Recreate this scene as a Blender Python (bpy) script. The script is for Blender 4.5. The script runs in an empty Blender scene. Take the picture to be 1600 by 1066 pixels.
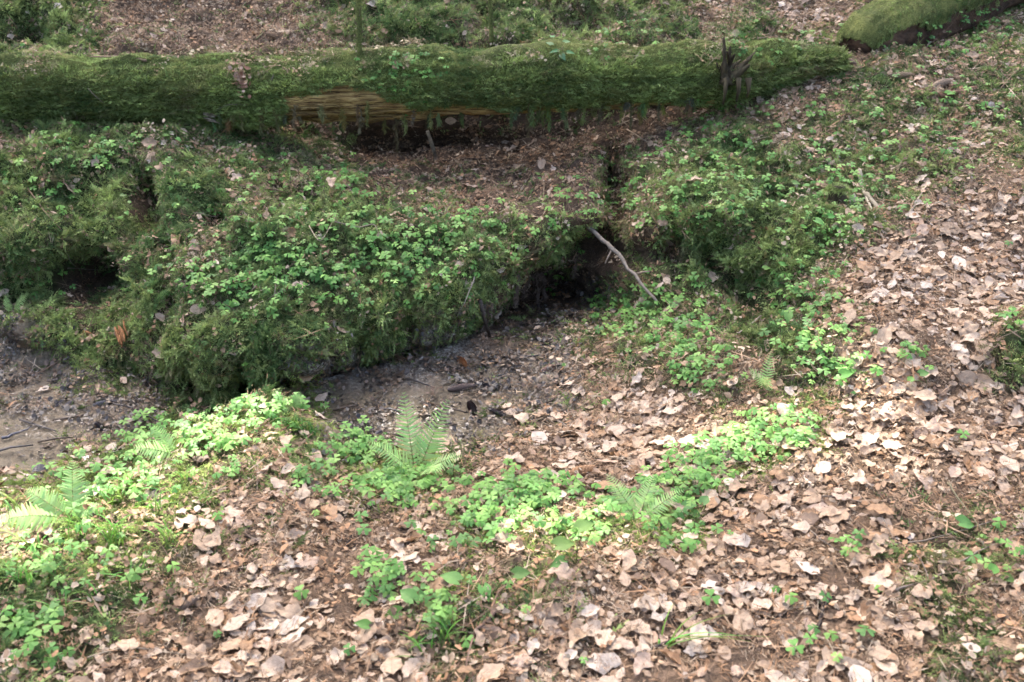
import bpy, math, random
import numpy as np
from mathutils import Vector, Matrix
from mathutils.bvhtree import BVHTree

random.seed(7)
RNG = np.random.default_rng(11)
SC = bpy.context.scene
COL = SC.collection
PI = math.pi

# ------------------------------------------------------------------ camera
F_PX, CU, CV = 1570.0, 800.0, 533.0          # focal length in pixels of the 1600 px wide photograph
PITCH = math.radians(25.0)
CAMZ = 1.6
cam_d = bpy.data.cameras.new("camera")
cam = bpy.data.objects.new("camera", cam_d)
COL.objects.link(cam)
cam.location = (0, 0, CAMZ)
cam.rotation_euler = (PI / 2 - PITCH, 0, 0)
cam_d.sensor_width = 36.0
cam_d.lens = 36.0 * F_PX / 1600.0
cam_d.clip_start = 0.05
cam_d.clip_end = 500.0
cam_d.dof.use_dof = True
cam_d.dof.focus_distance = 4.0
cam_d.dof.aperture_fstop = 5.0
SC.camera = cam

# ------------------------------------------------------------------ sky, sun, exposure
SUN_EL, SUN_AZ = math.radians(58), math.radians(-20)     # azimuth from +Y, clockwise positive
SUN_DIR = Vector((math.sin(SUN_AZ) * math.cos(SUN_EL), math.cos(SUN_AZ) * math.cos(SUN_EL), math.sin(SUN_EL)))
world = bpy.data.worlds.new("World")
SC.world = world
world.use_nodes = True
wn = world.node_tree
wn.nodes.clear()
wo = wn.nodes.new("ShaderNodeOutputWorld")
wb = wn.nodes.new("ShaderNodeBackground")
sky = wn.nodes.new("ShaderNodeTexSky")
sky.sky_type = 'NISHITA'
sky.sun_disc = False
sky.sun_elevation = SUN_EL
sky.sun_rotation = SUN_AZ
sky.air_density = 0.7
sky.dust_density = 6.0
sky.ozone_density = 0.0
wb.inputs['Strength'].default_value = 0.15
wn.links.new(sky.outputs[0], wb.inputs[0])
wn.links.new(wb.outputs[0], wo.inputs[0])
sun_d = bpy.data.lights.new("sun", 'SUN')
sun_d.energy = 3.0
sun_d.angle = math.radians(0.53)
sun_d.color = (1.0, 0.95, 0.86)
sun = bpy.data.objects.new("sun", sun_d)
COL.objects.link(sun)
sun.location = (0, 0, 12)
sun.rotation_euler = SUN_DIR.to_track_quat('Z', 'Y').to_euler()

SC.view_settings.view_transform = 'Standard'
SC.view_settings.look = 'None'
SC.view_settings.gamma = 1.0
SC.view_settings.use_curve_mapping = False
SC.view_settings.exposure = 2.4
SC.render.engine = 'CYCLES'
SC.cycles.max_bounces = 5
SC.cycles.diffuse_bounces = 2
SC.cycles.glossy_bounces = 2
SC.cycles.transmission_bounces = 3
SC.cycles.transparent_max_bounces = 6
SC.cycles.caustics_reflective = False
SC.cycles.caustics_refractive = False
SC.cycles.use_denoising = True
SC.cycles.use_adaptive_sampling = True
SC.cycles.adaptive_threshold = 0.03
SC.cycles.sample_clamp_indirect = 6.0

# ------------------------------------------------------------------ maths helpers
SP, CP = math.sin(PITCH), math.cos(PITCH)
def ray(u, v):
    x = (u - CU) / F_PX
    y = -(v - CV) / F_PX
    return np.array([x, CP + y * SP, -SP + y * CP])
def at_y(u, v, Y):
    d = ray(u, v)
    return np.array([0, 0, CAMZ]) + d * (Y / d[1])
def at_z(u, v, Z):
    d = ray(u, v)
    return np.array([0, 0, CAMZ]) + d * ((Z - CAMZ) / d[2])
def project(P):
    P = np.asarray(P, float)
    q = P - np.array([0, 0, CAMZ])
    dep = q[..., 1] * CP - q[..., 2] * SP
    dep = np.where(np.abs(dep) < 1e-3, 1e-3, dep)
    up = q[..., 1] * SP + q[..., 2] * CP
    return CU + F_PX * q[..., 0] / dep, CV - F_PX * up / dep, dep

_perm = np.random.default_rng(5).random((64, 64, 64)).astype(np.float32)
def vnoise(p):
    """value noise in -1..1 at points (..., 3)"""
    p = np.asarray(p, np.float32)
    i = np.floor(p).astype(np.int64)
    f = p - i
    f = f * f * (3 - 2 * f)
    r = 0
    for dx in (0, 1):
        for dy in (0, 1):
            for dz in (0, 1):
                w = (f[..., 0] if dx else 1 - f[..., 0]) * (f[..., 1] if dy else 1 - f[..., 1]) * (f[..., 2] if dz else 1 - f[..., 2])
                r = r + w * _perm[(i[..., 0] + dx) & 63, (i[..., 1] + dy) & 63, (i[..., 2] + dz) & 63]
    return r * 2 - 1
def fbm(p, octs=4, gain=0.5):
    p = np.asarray(p, np.float32)
    a, s, r = 1.0, 0.0, 0
    for k in range(octs):
        r = r + a * vnoise(p * (2.03 ** k) + 17.3 * k)
        s += a
        a *= gain
    return r / s

# ------------------------------------------------------------------ object helpers
def mesh_obj(name, verts, faces, mat=None, parent=None, smooth=True, uvs=None):
    me = bpy.data.meshes.new(name)
    me.from_pydata([tuple(v) for v in verts], [], [tuple(f) for f in faces])
    if uvs is not None:
        lay = me.uv_layers.new(name="UVMap")
        li = np.zeros(len(me.loops), np.int32)
        me.loops.foreach_get("vertex_index", li)
        lay.data.foreach_set("uv", np.asarray(uvs, np.float32)[li].ravel())
    if smooth:
        me.polygons.foreach_set("use_smooth", [True] * len(me.polygons))
    if mat:
        me.materials.append(mat)
    me.update()
    o = bpy.data.objects.new(name, me)
    if parent is not None:
        o.parent = parent
    return o
def link(o):
    COL.objects.link(o)
    return o
def tag(o, label=None, cat=None, group=None, kind=None):
    if label: o["label"] = label
    if cat: o["category"] = cat
    if group: o["group"] = group
    if kind: o["kind"] = kind
    return o
def empty(name, loc, rot=None):
    o = bpy.data.objects.new(name, None)
    o.empty_display_size = 0.05
    o.location = loc
    if rot is not None: o.rotation_euler = rot
    COL.objects.link(o)
    return o
def frame(n, x):
    """3x3 matrix with z axis n and x axis near x"""
    n = n / np.linalg.norm(n)
    x = x - n * np.dot(x, n)
    l = np.linalg.norm(x)
    if l < 1e-6:
        x = np.array([1.0, 0, 0]) - n * n[0]
        l = np.linalg.norm(x)
    x = x / l
    return np.stack([x, np.cross(n, x), n], 1)
def mat4(R, loc, s=1.0):
    M = Matrix.Identity(4)
    for i in range(3):
        for j in range(3):
            M[i][j] = float(R[i, j] * s)
        M[i][3] = float(loc[i])
    return M
def eulers(R):
    b = -np.arcsin(np.clip(R[:, 2, 0], -1, 1))
    a = np.arctan2(R[:, 2, 1], R[:, 2, 2])
    c = np.arctan2(R[:, 1, 0], R[:, 0, 0])
    return np.stack([a, b, c], 1)
def frames(N, yaw):
    """(n,3,3) rotations: z = N, x axis at a yaw"""
    N = N / np.linalg.norm(N, axis=1, keepdims=True)
    X = np.stack([np.cos(yaw), np.sin(yaw), np.zeros_like(yaw)], 1)
    X = X - N * (X * N).sum(1, keepdims=True)
    X /= np.maximum(np.linalg.norm(X, axis=1, keepdims=True), 1e-6)
    Y = np.cross(N, X)
    return np.stack([X, Y, N], 2)
def tube(pts, rad, sides=6, jit=0.0, seed=0, cap=True):
    pts = [np.asarray(p, float) for p in pts]
    rs = np.random.default_rng(seed)
    V, Fc = [], []
    n = len(pts)
    ref = np.array([0.31, 0.2, 0.93])
    for i, p in enumerate(pts):
        t = pts[min(i + 1, n - 1)] - pts[max(i - 1, 0)]
        t /= max(np.linalg.norm(t), 1e-9)
        a = np.cross(t, ref); a /= max(np.linalg.norm(a), 1e-9)
        b = np.cross(t, a)
        r = rad[i] if hasattr(rad, '__len__') else rad
        for k in range(sides):
            th = 2 * PI * k / sides
            V.append(p + (a * math.cos(th) + b * math.sin(th)) * r * (1 + jit * rs.uniform(-1, 1)))
    for i in range(n - 1):
        for k in range(sides):
            k2 = (k + 1) % sides
            Fc.append((i * sides + k, i * sides + k2, (i + 1) * sides + k2, (i + 1) * sides + k))
    if cap:
        Fc.append(tuple(range(sides))[::-1])
        Fc.append(tuple(range((n - 1) * sides, n * sides)))
    return V, Fc
def merge(parts):
    V, Fc = [], []
    for v, f in parts:
        o = len(V)
        V.extend(v)
        Fc.extend(tuple(i + o for i in q) for q in f)
    return V, Fc

# ------------------------------------------------------------------ materials
def new_mat(name):
    m = bpy.data.materials.new(name)
    m.use_nodes = True
    nt = m.node_tree
    return m, nt, nt.nodes["Principled BSDF"], nt.nodes["Material Output"]
def ramp(nt, stops):
    r = nt.nodes.new("ShaderNodeValToRGB")
    el = r.color_ramp.elements
    while len(el) < len(stops): el.new(0.5)
    for e, (p, c) in zip(el, stops):
        e.position = p
        e.color = (*c, 1)
    return r
def noise(nt, scale, detail=4, rough=0.6, coord=None, dim='3D'):
    n = nt.nodes.new("ShaderNodeTexNoise")
    n.inputs['Scale'].default_value = scale
    n.inputs['Detail'].default_value = detail
    n.inputs['Roughness'].default_value = rough
    if coord is not None: nt.links.new(coord, n.inputs['Vector'])
    return n
def mixc(nt, a, b, fac, mode='MIX'):
    m = nt.nodes.new("ShaderNodeMix")
    m.data_type = 'RGBA'
    m.blend_type = mode
    for s, x in ((m.inputs[6], a), (m.inputs[7], b), (m.inputs[0], fac)):
        if hasattr(x, 'links') or isinstance(x, bpy.types.NodeSocket): nt.links.new(x, s)
        elif isinstance(x, (tuple, list)): s.default_value = (*x[:3], 1)
        else: s.default_value = x
    return m.outputs[2]
def tinted(name, base, rough=0.6, trans=0.0, spec=0.35, nscale=60, namt=0.35, vein=None, bump=0.0):
    """colour = per-piece tint * base, broken up by noise; optional translucency; optional pale veins in UV"""
    m, nt, bs, out = new_mat(name)
    at = nt.nodes.new("ShaderNodeAttribute")
    at.attribute_type = 'INSTANCER'
    at.attribute_name = "tint"
    geo = nt.nodes.new("ShaderNodeTexCoord")
    nz = noise(nt, nscale, 2, 0.65, geo.outputs['Object'])
    r = ramp(nt, [(0.25, (1 - namt,) * 3), (0.75, (1 + namt * 0.6,) * 3)])
    nt.links.new(nz.outputs[0], r.inputs[0])
    c = mixc(nt, at.outputs['Color'], base, 1.0, 'MULTIPLY')
    c = mixc(nt, c, r.outputs[0], 1.0, 'MULTIPLY')
    if vein:
        uv = nt.nodes.new("ShaderNodeUVMap")
        sx = nt.nodes.new("ShaderNodeSeparateXYZ")
        nt.links.new(uv.outputs[0], sx.inputs[0])
        ab = nt.nodes.new("ShaderNodeMath"); ab.operation = 'ABSOLUTE'
        nt.links.new(sx.outputs[1], ab.inputs[0])
        mm = nt.nodes.new("ShaderNodeMath"); mm.operation = 'MULTIPLY_ADD'
        nt.links.new(ab.outputs[0], mm.inputs[0]); mm.inputs[1].default_value = -0.28
        nt.links.new(sx.outputs[0], mm.inputs[2])
        ml = nt.nodes.new("ShaderNodeMath"); ml.operation = 'MULTIPLY'
        nt.links.new(mm.outputs[0], ml.inputs[0]); ml.inputs[1].default_value = 10.0
        fr = nt.nodes.new("ShaderNodeMath"); fr.operation = 'PINGPONG'
        nt.links.new(ml.outputs[0], fr.inputs[0]); fr.inputs[1].default_value = 0.5
        vr = ramp(nt, [(0.0, (1, 1, 1)), (0.09, (0, 0, 0))])
        nt.links.new(fr.outputs[0], vr.inputs[0])
        mr = ramp(nt, [(0.0, (1, 1, 1)), (0.06, (0, 0, 0))])
        nt.links.new(ab.outputs[0], mr.inputs[0])
        mx = nt.nodes.new("ShaderNodeMath"); mx.operation = 'MAXIMUM'
        nt.links.new(vr.outputs[0], mx.inputs[0]); nt.links.new(mr.outputs[0], mx.inputs[1])
        ms = nt.nodes.new("ShaderNodeMath"); ms.operation = 'MULTIPLY'
        nt.links.new(mx.outputs[0], ms.inputs[0]); ms.inputs[1].default_value = vein[1]
        vc = mixc(nt, c, vein[0], 1.0, 'MULTIPLY')
        c = mixc(nt, c, vc, ms.outputs[0])
    nt.links.new(c, bs.inputs['Base Color'])
    bs.inputs['Roughness'].default_value = rough
    bs.inputs['Specular IOR Level'].default_value = spec
    if bump:
        bp = nt.nodes.new("ShaderNodeBump")
        bp.inputs['Strength'].default_value = bump
        bp.inputs['Distance'].default_value = 0.003
        nt.links.new(nz.outputs[0], bp.inputs['Height'])
        nt.links.new(bp.outputs[0], bs.inputs['Normal'])
    if trans > 0:
        tr = nt.nodes.new("ShaderNodeBsdfTranslucent")
        nt.links.new(c, tr.inputs[0])
        mx = nt.nodes.new("ShaderNodeMixShader")
        mx.inputs[0].default_value = trans
        nt.links.new(bs.outputs[0], mx.inputs[1])
        nt.links.new(tr.outputs[0], mx.inputs[2])
        nt.links.new(mx.outputs[0], out.inputs[0])
    return m

M = {}
M['leaf'] = tinted("dead_leaf", (1, 1, 1), 0.55, 0.18, 0.4, 70, 0.3, vein=((.62, .56, .50), 0.7), bump=0.6)
M['moss'] = tinted("moss", (1, 1, 1), 0.7, 0.25, 0.25, 90, 0.25)
M['sorrel'] = tinted("sorrel", (1, 1, 1), 0.5, 0.35, 0.35, 40, 0.22, vein=((.72, .78, .6), 0.5))
M['fern'] = tinted("fern", (1, 1, 1), 0.5, 0.35, 0.3, 40, 0.18)
M['grass'] = tinted("grass", (1, 1, 1), 0.45, 0.3, 0.35, 30, 0.2)
M['needle'] = tinted("needle", (1, 1, 1), 0.7, 0.0, 0.25, 60, 0.3)
M['wet'] = tinted("wet_debris", (1, 1, 1), 0.38, 0.0, 0.5, 60, 0.3)
M['cone'] = tinted("spruce_cone", (1, 1, 1), 0.6, 0.0, 0.3, 80, 0.3, bump=0.4)
M['twig'] = tinted("twig", (1, 1, 1), 0.75, 0.0, 0.25, 50, 0.45, bump=0.6)
M['stalk'] = tinted("stalk", (1, 1, 1), 0.5, 0.2, 0.3, 40, 0.1)

def ground_material():
    m, nt, bs, out = new_mat("forest_soil")
    geo = nt.nodes.new("ShaderNodeNewGeometry")
    pos = geo.outputs['Position']
    n1 = noise(nt, 9, 6, 0.65, pos)
    n2 = noise(nt, 70, 6, 0.7, pos)
    n3 = noise(nt, 260, 3, 0.6, pos)
    soil = ramp(nt, [(0.3, (0.05, 0.033, 0.021)), (0.5, (0.13, 0.087, 0.055)), (0.72, (0.24, 0.165, 0.11))])
    nt.links.new(n2.outputs[0], soil.inputs[0])
    moss = ramp(nt, [(0.3, (0.018, 0.022, 0.008)), (0.7, (0.06, 0.075, 0.022))])
    nt.links.new(n2.outputs[0], moss.inputs[0])
    sand = ramp(nt, [(0.3, (0.07, 0.056, 0.038)), (0.48, (0.145, 0.12, 0.082)), (0.7, (0.215, 0.18, 0.125))])
    nt.links.new(n1.outputs[0], sand.inputs[0])
    grey = ramp(nt, [(0.36, (0.07, 0.055, 0.04)), (0.5, (0.23, 0.20, 0.16)), (0.60, (0.5, 0.475, 0.42))])
    nt.links.new(n2.outputs[0], grey.inputs[0])
    def attr(nm):
        a = nt.nodes.new("ShaderNodeAttribute")
        a.attribute_name = nm
        return a.outputs['Fac']
    c = mixc(nt, soil.outputs[0], moss.outputs[0], attr("zmoss"))
    c = mixc(nt, c, grey.outputs[0], attr("zsilt"))
    c = mixc(nt, c, sand.outputs[0], attr("zsand"))
    c = mixc(nt, c, (0.040, 0.026, 0.017), attr("zdark"))      # black-brown soil tone; under the log and in holes it paints shade
    r = ramp(nt, [(0.3, (0.6,) * 3), (0.7, (1.3,) * 3)])
    nt.links.new(n3.outputs[0], r.inputs[0])
    c = mixc(nt, c, r.outputs[0], 0.8, 'MULTIPLY')
    nt.links.new(c, bs.inputs['Base Color'])
    rr = nt.nodes.new("ShaderNodeMapRange")
    nt.links.new(attr("zsand"), rr.inputs[0])
    rr.inputs[3].default_value = 0.9
    rr.inputs[4].default_value = 0.28
    nt.links.new(rr.outputs[0], bs.inputs['Roughness'])
    bs.inputs['Specular IOR Level'].default_value = 0.3
    bp = nt.nodes.new("ShaderNodeBump")
    bp.inputs['Strength'].default_value = 0.9
    bp.inputs['Distance'].default_value = 0.012
    nt.links.new(n2.outputs[0], bp.inputs['Height'])
    nt.links.new(bp.outputs[0], bs.inputs['Normal'])
    return m
M['ground'] = ground_material()

def wood_material(name, cols, axis_scale=(3, 60, 60), bump=0.9, rough=0.8):
    m, nt, bs, out = new_mat(name)
    tc = nt.nodes.new("ShaderNodeTexCoord")
    mp = nt.nodes.new("ShaderNodeMapping")
    mp.inputs['Scale'].default_value = axis_scale
    nt.links.new(tc.outputs['Object'], mp.inputs[0])
    n1 = noise(nt, 1.0, 8, 0.68, mp.outputs[0])
    n2 = noise(nt, 5.0, 4, 0.6, tc.outputs['Object'])
    r = ramp(nt, cols)
    nt.links.new(n1.outputs[0], r.inputs[0])
    r2 = ramp(nt, [(0.35, (0.35, 0.33, 0.3)), (0.62, (1.1, 1.1, 1.1))])
    nt.links.new(n2.outputs[0], r2.inputs[0])
    c = mixc(nt, r.outputs[0], r2.outputs[0], 0.85, 'MULTIPLY')
    nt.links.new(c, bs.inputs['Base Color'])
    bs.inputs['Roughness'].default_value = rough
    bs.inputs['Specular IOR Level'].default_value = 0.25
    bp = nt.nodes.new("ShaderNodeBump")
    bp.inputs['Strength'].default_value = bump
    bp.inputs['Distance'].default_value = 0.02
    nt.links.new(n1.outputs[0], bp.inputs['Height'])
    nt.links.new(bp.outputs[0], bs.inputs['Normal'])
    return m
M['log_wood'] = wood_material("rotten_log_wood", [(0.36, (0.05, 0.028, 0.013)), (0.45, (0.27, 0.165, 0.06)), (0.55, (0.56, 0.38, 0.14)), (0.72, (0.72, 0.56, 0.27))], (5, 130, 130))
M['log2_wood'] = wood_material("red_brown_log_wood", [(0.3, (0.025, 0.016, 0.010)), (0.5, (0.09, 0.052, 0.03)), (0.75, (0.17, 0.10, 0.06))], (2, 30, 30))
M['stub_wood'] = wood_material("stub_wood", [(0.3, (0.02, 0.016, 0.010)), (0.5, (0.07, 0.055, 0.03)), (0.75, (0.15, 0.12, 0.07))], (30, 30, 5))
M['orange_wood'] = wood_material("orange_rotten_wood", [(0.3, (0.13, 0.055, 0.02)), (0.5, (0.36, 0.17, 0.07)), (0.75, (0.55, 0.32, 0.16))], (25, 25, 6))
M['grey_wood'] = wood_material("weathered_wood", [(0.3, (0.10, 0.08, 0.055)), (0.5, (0.26, 0.22, 0.16)), (0.75, (0.40, 0.36, 0.28))], (40, 40, 40))
M['bark'] = wood_material("tree_bark", [(0.3, (0.05, 0.045, 0.04)), (0.5, (0.14, 0.13, 0.115)), (0.75, (0.24, 0.22, 0.2))], (10, 10, 2))
def moss_skin():
    m, nt, bs, out = new_mat("short_moss_skin")
    geo = nt.nodes.new("ShaderNodeNewGeometry")
    n2 = noise(nt, 120, 5, 0.7, geo.outputs['Position'])
    n1 = noise(nt, 7, 4, 0.6, geo.outputs['Position'])
    r = ramp(nt, [(0.3, (0.05, 0.062, 0.02)), (0.55, (0.13, 0.155, 0.05)), (0.75, (0.22, 0.25, 0.085))])
    nt.links.new(n2.outputs[0], r.inputs[0])
    r1 = ramp(nt, [(0.35, (0.6, 0.62, 0.6)), (0.65, (1.2, 1.12, 1.0))])
    nt.links.new(n1.outputs[0], r1.inputs[0])
    c = mixc(nt, r.outputs[0], r1.outputs[0], 1.0, 'MULTIPLY')
    nt.links.new(c, bs.inputs['Base Color'])
    bs.inputs['Roughness'].default_value = 0.9
    bs.inputs['Specular IOR Level'].default_value = 0.15
    bp = nt.nodes.new("ShaderNodeBump")
    bp.inputs['Strength'].default_value = 1.0
    bp.inputs['Distance'].default_value = 0.01
    nt.links.new(n2.outputs[0], bp.inputs['Height'])
    nt.links.new(bp.outputs[0], bs.inputs['Normal'])
    return m
M['moss_skin'] = moss_skin()
def water_material():
    m, nt, bs, out = new_mat("shallow_water")
    nt.nodes.remove(bs)
    tr = nt.nodes.new("ShaderNodeBsdfTransparent")
    tr.inputs[0].default_value = (0.93, 0.92, 0.88, 1)
    gl = nt.nodes.new("ShaderNodeBsdfGlossy")
    gl.inputs['Roughness'].default_value = 0.10
    fr = nt.nodes.new("ShaderNodeFresnel")
    fr.inputs[0].default_value = 1.33
    geo = nt.nodes.new("ShaderNodeNewGeometry")
    n = noise(nt, 14, 2, 0.5, geo.outputs['Position'])
    bp = nt.nodes.new("ShaderNodeBump")
    bp.inputs['Strength'].default_value = 0.12
    bp.inputs['Distance'].default_value = 0.01
    nt.links.new(n.outputs[0], bp.inputs['Height'])
    nt.links.new(bp.outputs[0], gl.inputs['Normal'])
    nt.links.new(bp.outputs[0], fr.inputs['Normal'])
    mx = nt.nodes.new("ShaderNodeMixShader")
    nt.links.new(fr.outputs[0], mx.inputs[0])
    nt.links.new(tr.outputs[0], mx.inputs[1])
    nt.links.new(gl.outputs[0], mx.inputs[2])
    nt.links.new(mx.outputs[0], out.inputs[0])
    return m
M['water'] = water_material()

# ------------------------------------------------------------------ layout map: what covers the ground, cells of 50 x 50 photograph pixels
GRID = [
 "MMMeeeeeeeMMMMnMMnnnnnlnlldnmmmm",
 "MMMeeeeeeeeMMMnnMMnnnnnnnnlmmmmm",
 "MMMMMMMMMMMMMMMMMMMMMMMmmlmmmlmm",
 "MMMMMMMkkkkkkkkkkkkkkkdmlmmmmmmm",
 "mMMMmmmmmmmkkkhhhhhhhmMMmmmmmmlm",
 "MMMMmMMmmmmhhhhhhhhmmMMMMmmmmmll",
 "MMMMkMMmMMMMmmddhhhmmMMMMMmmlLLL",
 "MMMMMmmMMMMMMMMMMMkkkMMMMMmLLLLL",
 "MMkkMmmMMMMMMMMMkkkkmMMMMmLLLLLL",
 "MMkMMmMMMMMMMMMkkkwmmmmMMmlLLLLL",
 "wMMmmMMMMMMMMppkwwmmmmmMMmlLLLLM",
 "wwMMmMMMMpppppwwwwlmmmddmmlLLLLM",
 "wwwwwMMMMgssssswwwlLLLmdgglLLLLL",
 "SSSsSgggggsssssslLLLLLLllgLLLLLL",
 "SSggggggmmmgggmlLLLLLLLggLLLLLLL",
 "gggggggllllggglLLLLlLggLLLLlllll",
 "ggggggglllLLLlggggggggLLLLLLllml",
 "gggggmlllLLLLLllgglllLLLLLLLmmml",
 "mmmmmlllLLLLLlggmllLLLLLLLLLmmlL",
 "mmmmlllLLLLLLlmmlllLLLLLLLLLLmml",
 "mmmLLLLLLLLLLmmllllLLLLLLLLLLmml",
 "mmLLLLLLLLLLLLllllLLLLLLLLLLLmml",
]
#            moss  gmoss leaf  needle wet  zmoss zsand zdark zsilt lump
PARAM = {
 'M': dict(moss=1.00, leaf=.035, needle=.10, zmoss=1, lump=1.0),
 'm': dict(moss=.62, leaf=.16, needle=.45, zmoss=.7, lump=.6),
 'L': dict(moss=.02, leaf=1.0, needle=.55, zmoss=.0, lump=.3),
 'l': dict(moss=.12, leaf=.48, needle=1.0, zmoss=.1, lump=.3),
 'd': dict(moss=.05, leaf=.055, needle=1.0, zmoss=.0, lump=.5),
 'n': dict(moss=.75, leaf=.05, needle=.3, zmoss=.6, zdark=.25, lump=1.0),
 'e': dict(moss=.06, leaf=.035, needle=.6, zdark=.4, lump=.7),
 'h': dict(moss=.05, leaf=.05, needle=.42, zdark=.6, lump=.6),  # hollow under the log: its shade is painted into the soil
 'k': dict(moss=.03, leaf=.02, needle=.15, zdark=.5, lump=.5),  # holes and recesses: shade painted as darker soil
 'S': dict(wet=.10, zsand=1, lump=.12),
 's': dict(wet=.42, zsand=1, lump=.08),
 'w': dict(moss=.07, leaf=.02, needle=.15, wet=.65, zsilt=.35, zsand=.65, lump=.25),
 'p': dict(wet=.30, needle=.1, zsilt=1.0, lump=.3),
 'g': dict(gmoss=.85, leaf=.17, needle=.35, zmoss=.7, lump=.4),
}
KEYS = ['moss', 'gmoss', 'leaf', 'needle', 'wet', 'zmoss', 'zsand', 'zdark', 'zsilt', 'lump']
TAB = {k: np.array([[PARAM[c].get(k, 0.0) for c in row] for row in GRID]) for k in KEYS}
def layout(key, u, v):
    g = TAB[key]
    x = np.clip(u / 50.0 - 0.5, 0, 30.999)
    y = np.clip(v / 50.0 - 0.5, 0, 20.999)
    i, j = y.astype(int), x.astype(int)
    fy, fx = y - i, x - j
    return (g[i, j] * (1 - fy) * (1 - fx) + g[i, j + 1] * (1 - fy) * fx + g[i + 1, j] * fy * (1 - fx) + g[i + 1, j + 1] * fy * fx)

# ------------------------------------------------------------------ terrain: one sheet lofted through control points that, except the added unseen top row, were surveyed off the photograph
US = [-500, -150, 0, 150, 300, 450, 600, 750, 900, 1050, 1200, 1350, 1500, 1650, 2100]
ROWS = []
def row_z(vs, zs): ROWS.append([at_z(u, v, z) for u, v, z in zip(US, vs, zs)])
def row_y(vs, ys): ROWS.append([at_y(u, v, y) for u, v, y in zip(US, vs, ys)])
row_z([2300] * 15, [0.0] * 15)
row_z([1400] * 15, [0.0] * 15)
row_z([1066] * 15, [-.02, -.01, 0, 0, 0, 0, 0, 0, 0, 0, .0, .01, .02, .03, .06])
row_z([880] * 15, [-.02, -.01, 0, .01, .02, .01, 0, .03, .03, 0, .0, .02, .03, .05, .1])
row_z([850, 790, 757, 735, 660, 640, 712, 705, 700, 690, 670, 660, 650, 650, 650],
      [-.10, -.09, -.08, -.06, -.01, .0, -.09, -.13, -.12, -.08, .0, .05, .06, .07, .12])
row_z([835, 780, 745, 722, 700, 690, 692, 678, 655, 620, 590, 590, 585, 580, 575],
      [-.215, -.215, -.215, -.215, -.215, -.215, -.21, -.20, -.15, -.06, .04, .10, .12, .13, .2])
row_z([640, 622, 612, 605, 618, 602, 575, 530, 540, 560, 550, 530, 520, 510, 500],
      [-.20, -.20, -.20, -.20, -.20, -.20, -.19, -.16, -.11, .02, .09, .16, .19, .22, .3])
row_y([600, 572, 562, 562, 606, 600, 566, 512, 470, 508, 500, 470, 445, 435, 420],
      [3.60, 3.62, 3.62, 3.60, 3.50, 3.55, 3.72, 4.00, 4.45, 3.68, 3.50, 3.36, 3.45, 3.50, 3.60])
row_y([560, 522, 500, 482, 575, 572, 545, 500, 405, 430, 440, 405, 375, 362, 350],
      [3.66, 3.68, 3.72, 3.75, 3.36, 3.40, 3.58, 3.80, 4.10, 3.98, 3.74, 3.66, 3.75, 3.80, 3.90])
row_y([470, 445, 432, 420, 480, 485, 470, 430, 372, 370, 370, 335, 315, 300, 290],
      [3.78, 3.80, 3.84, 3.88, 3.42, 3.43, 3.60, 3.80, 4.05, 4.02, 3.93, 3.95, 4.02, 4.06, 4.15])
row_y([350, 330, 322, 322, 360, 360, 348, 338, 318, 288, 262, 245, 240, 235, 230],
      [4.12, 4.12, 4.12, 4.16, 3.90, 3.88, 4.02, 4.16, 4.28, 4.34, 4.40, 4.42, 4.42, 4.42, 4.5])
row_y([212, 208, 205, 205, 222, 245, 250, 240, 228, 205, 165, 150, 150, 152, 150],
      [4.70, 4.70, 4.70, 4.70, 4.66, 4.82, 5.20, 5.26, 5.22, 5.02, 4.90, 4.92, 4.90, 4.90, 4.95])
row_y([165, 165, 162, 160, 160, 185, 208, 200, 188, 165, 118, 100, 98, 98, 95],
      [5.05, 5.05, 5.05, 5.05, 5.05, 5.20, 5.45, 5.46, 5.44, 5.25, 5.2, 5.25, 5.28, 5.28, 5.3])
row_y([88, 85, 84, 84, 84, 86, 80, 76, 74, 74, 76, 72, 62, 55, 50],
      [5.55, 5.55, 5.55, 5.55, 5.55, 5.55, 5.55, 5.55, 5.55, 5.55, 5.6, 5.65, 5.7, 5.75, 5.8])
row_y([20, 20, 22, 25, 25, 25, 18, 22, 24, 25, 25, 20, 15, 10, 5],
      [5.95, 5.95, 5.98, 6.1, 6.15, 6.15, 6.0, 6.1, 6.1, 6.15, 6.2, 6.2, 6.2, 6.2, 6.25])
row_y([-70] * 15, [6.7] * 15)
row_y([-260] * 15, [8.4] * 15)
row_y([-560] * 15, [12.0] * 15)
row_y([-1150] * 15, [20.0] * 15)  # unseen hillside added and raised to block low sky glare on the stream
CTRL = np.array(ROWS)                      # (rows, cols, 3)

def catmull(P, n):
    """resample along axis 0 with n steps per span"""
    k = P.shape[0]
    out = []
    for i in range(k - 1):
        p0, p1, p2, p3 = P[max(i - 1, 0)], P[i], P[i + 1], P[min(i + 2, k - 1)]
        for t in np.linspace(0, 1, n, endpoint=False):
            # tension-softened cubic so that brows do not overshoot
            m1, m2 = (p2 - p0) * 0.42, (p3 - p1) * 0.42
            h = (2 * t**3 - 3 * t**2 + 1, t**3 - 2 * t**2 + t, -2 * t**3 + 3 * t**2, t**3 - t**2)
            out.append(h[0] * p1 + h[1] * m1 + h[2] * p2 + h[3] * m2)
    out.append(P[-1])
    return np.array(out)
T = catmull(CTRL, 30)
T = catmull(T.transpose(1, 0, 2), 36).transpose(1, 0, 2)
TU, TV, TD = project(T)

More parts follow.
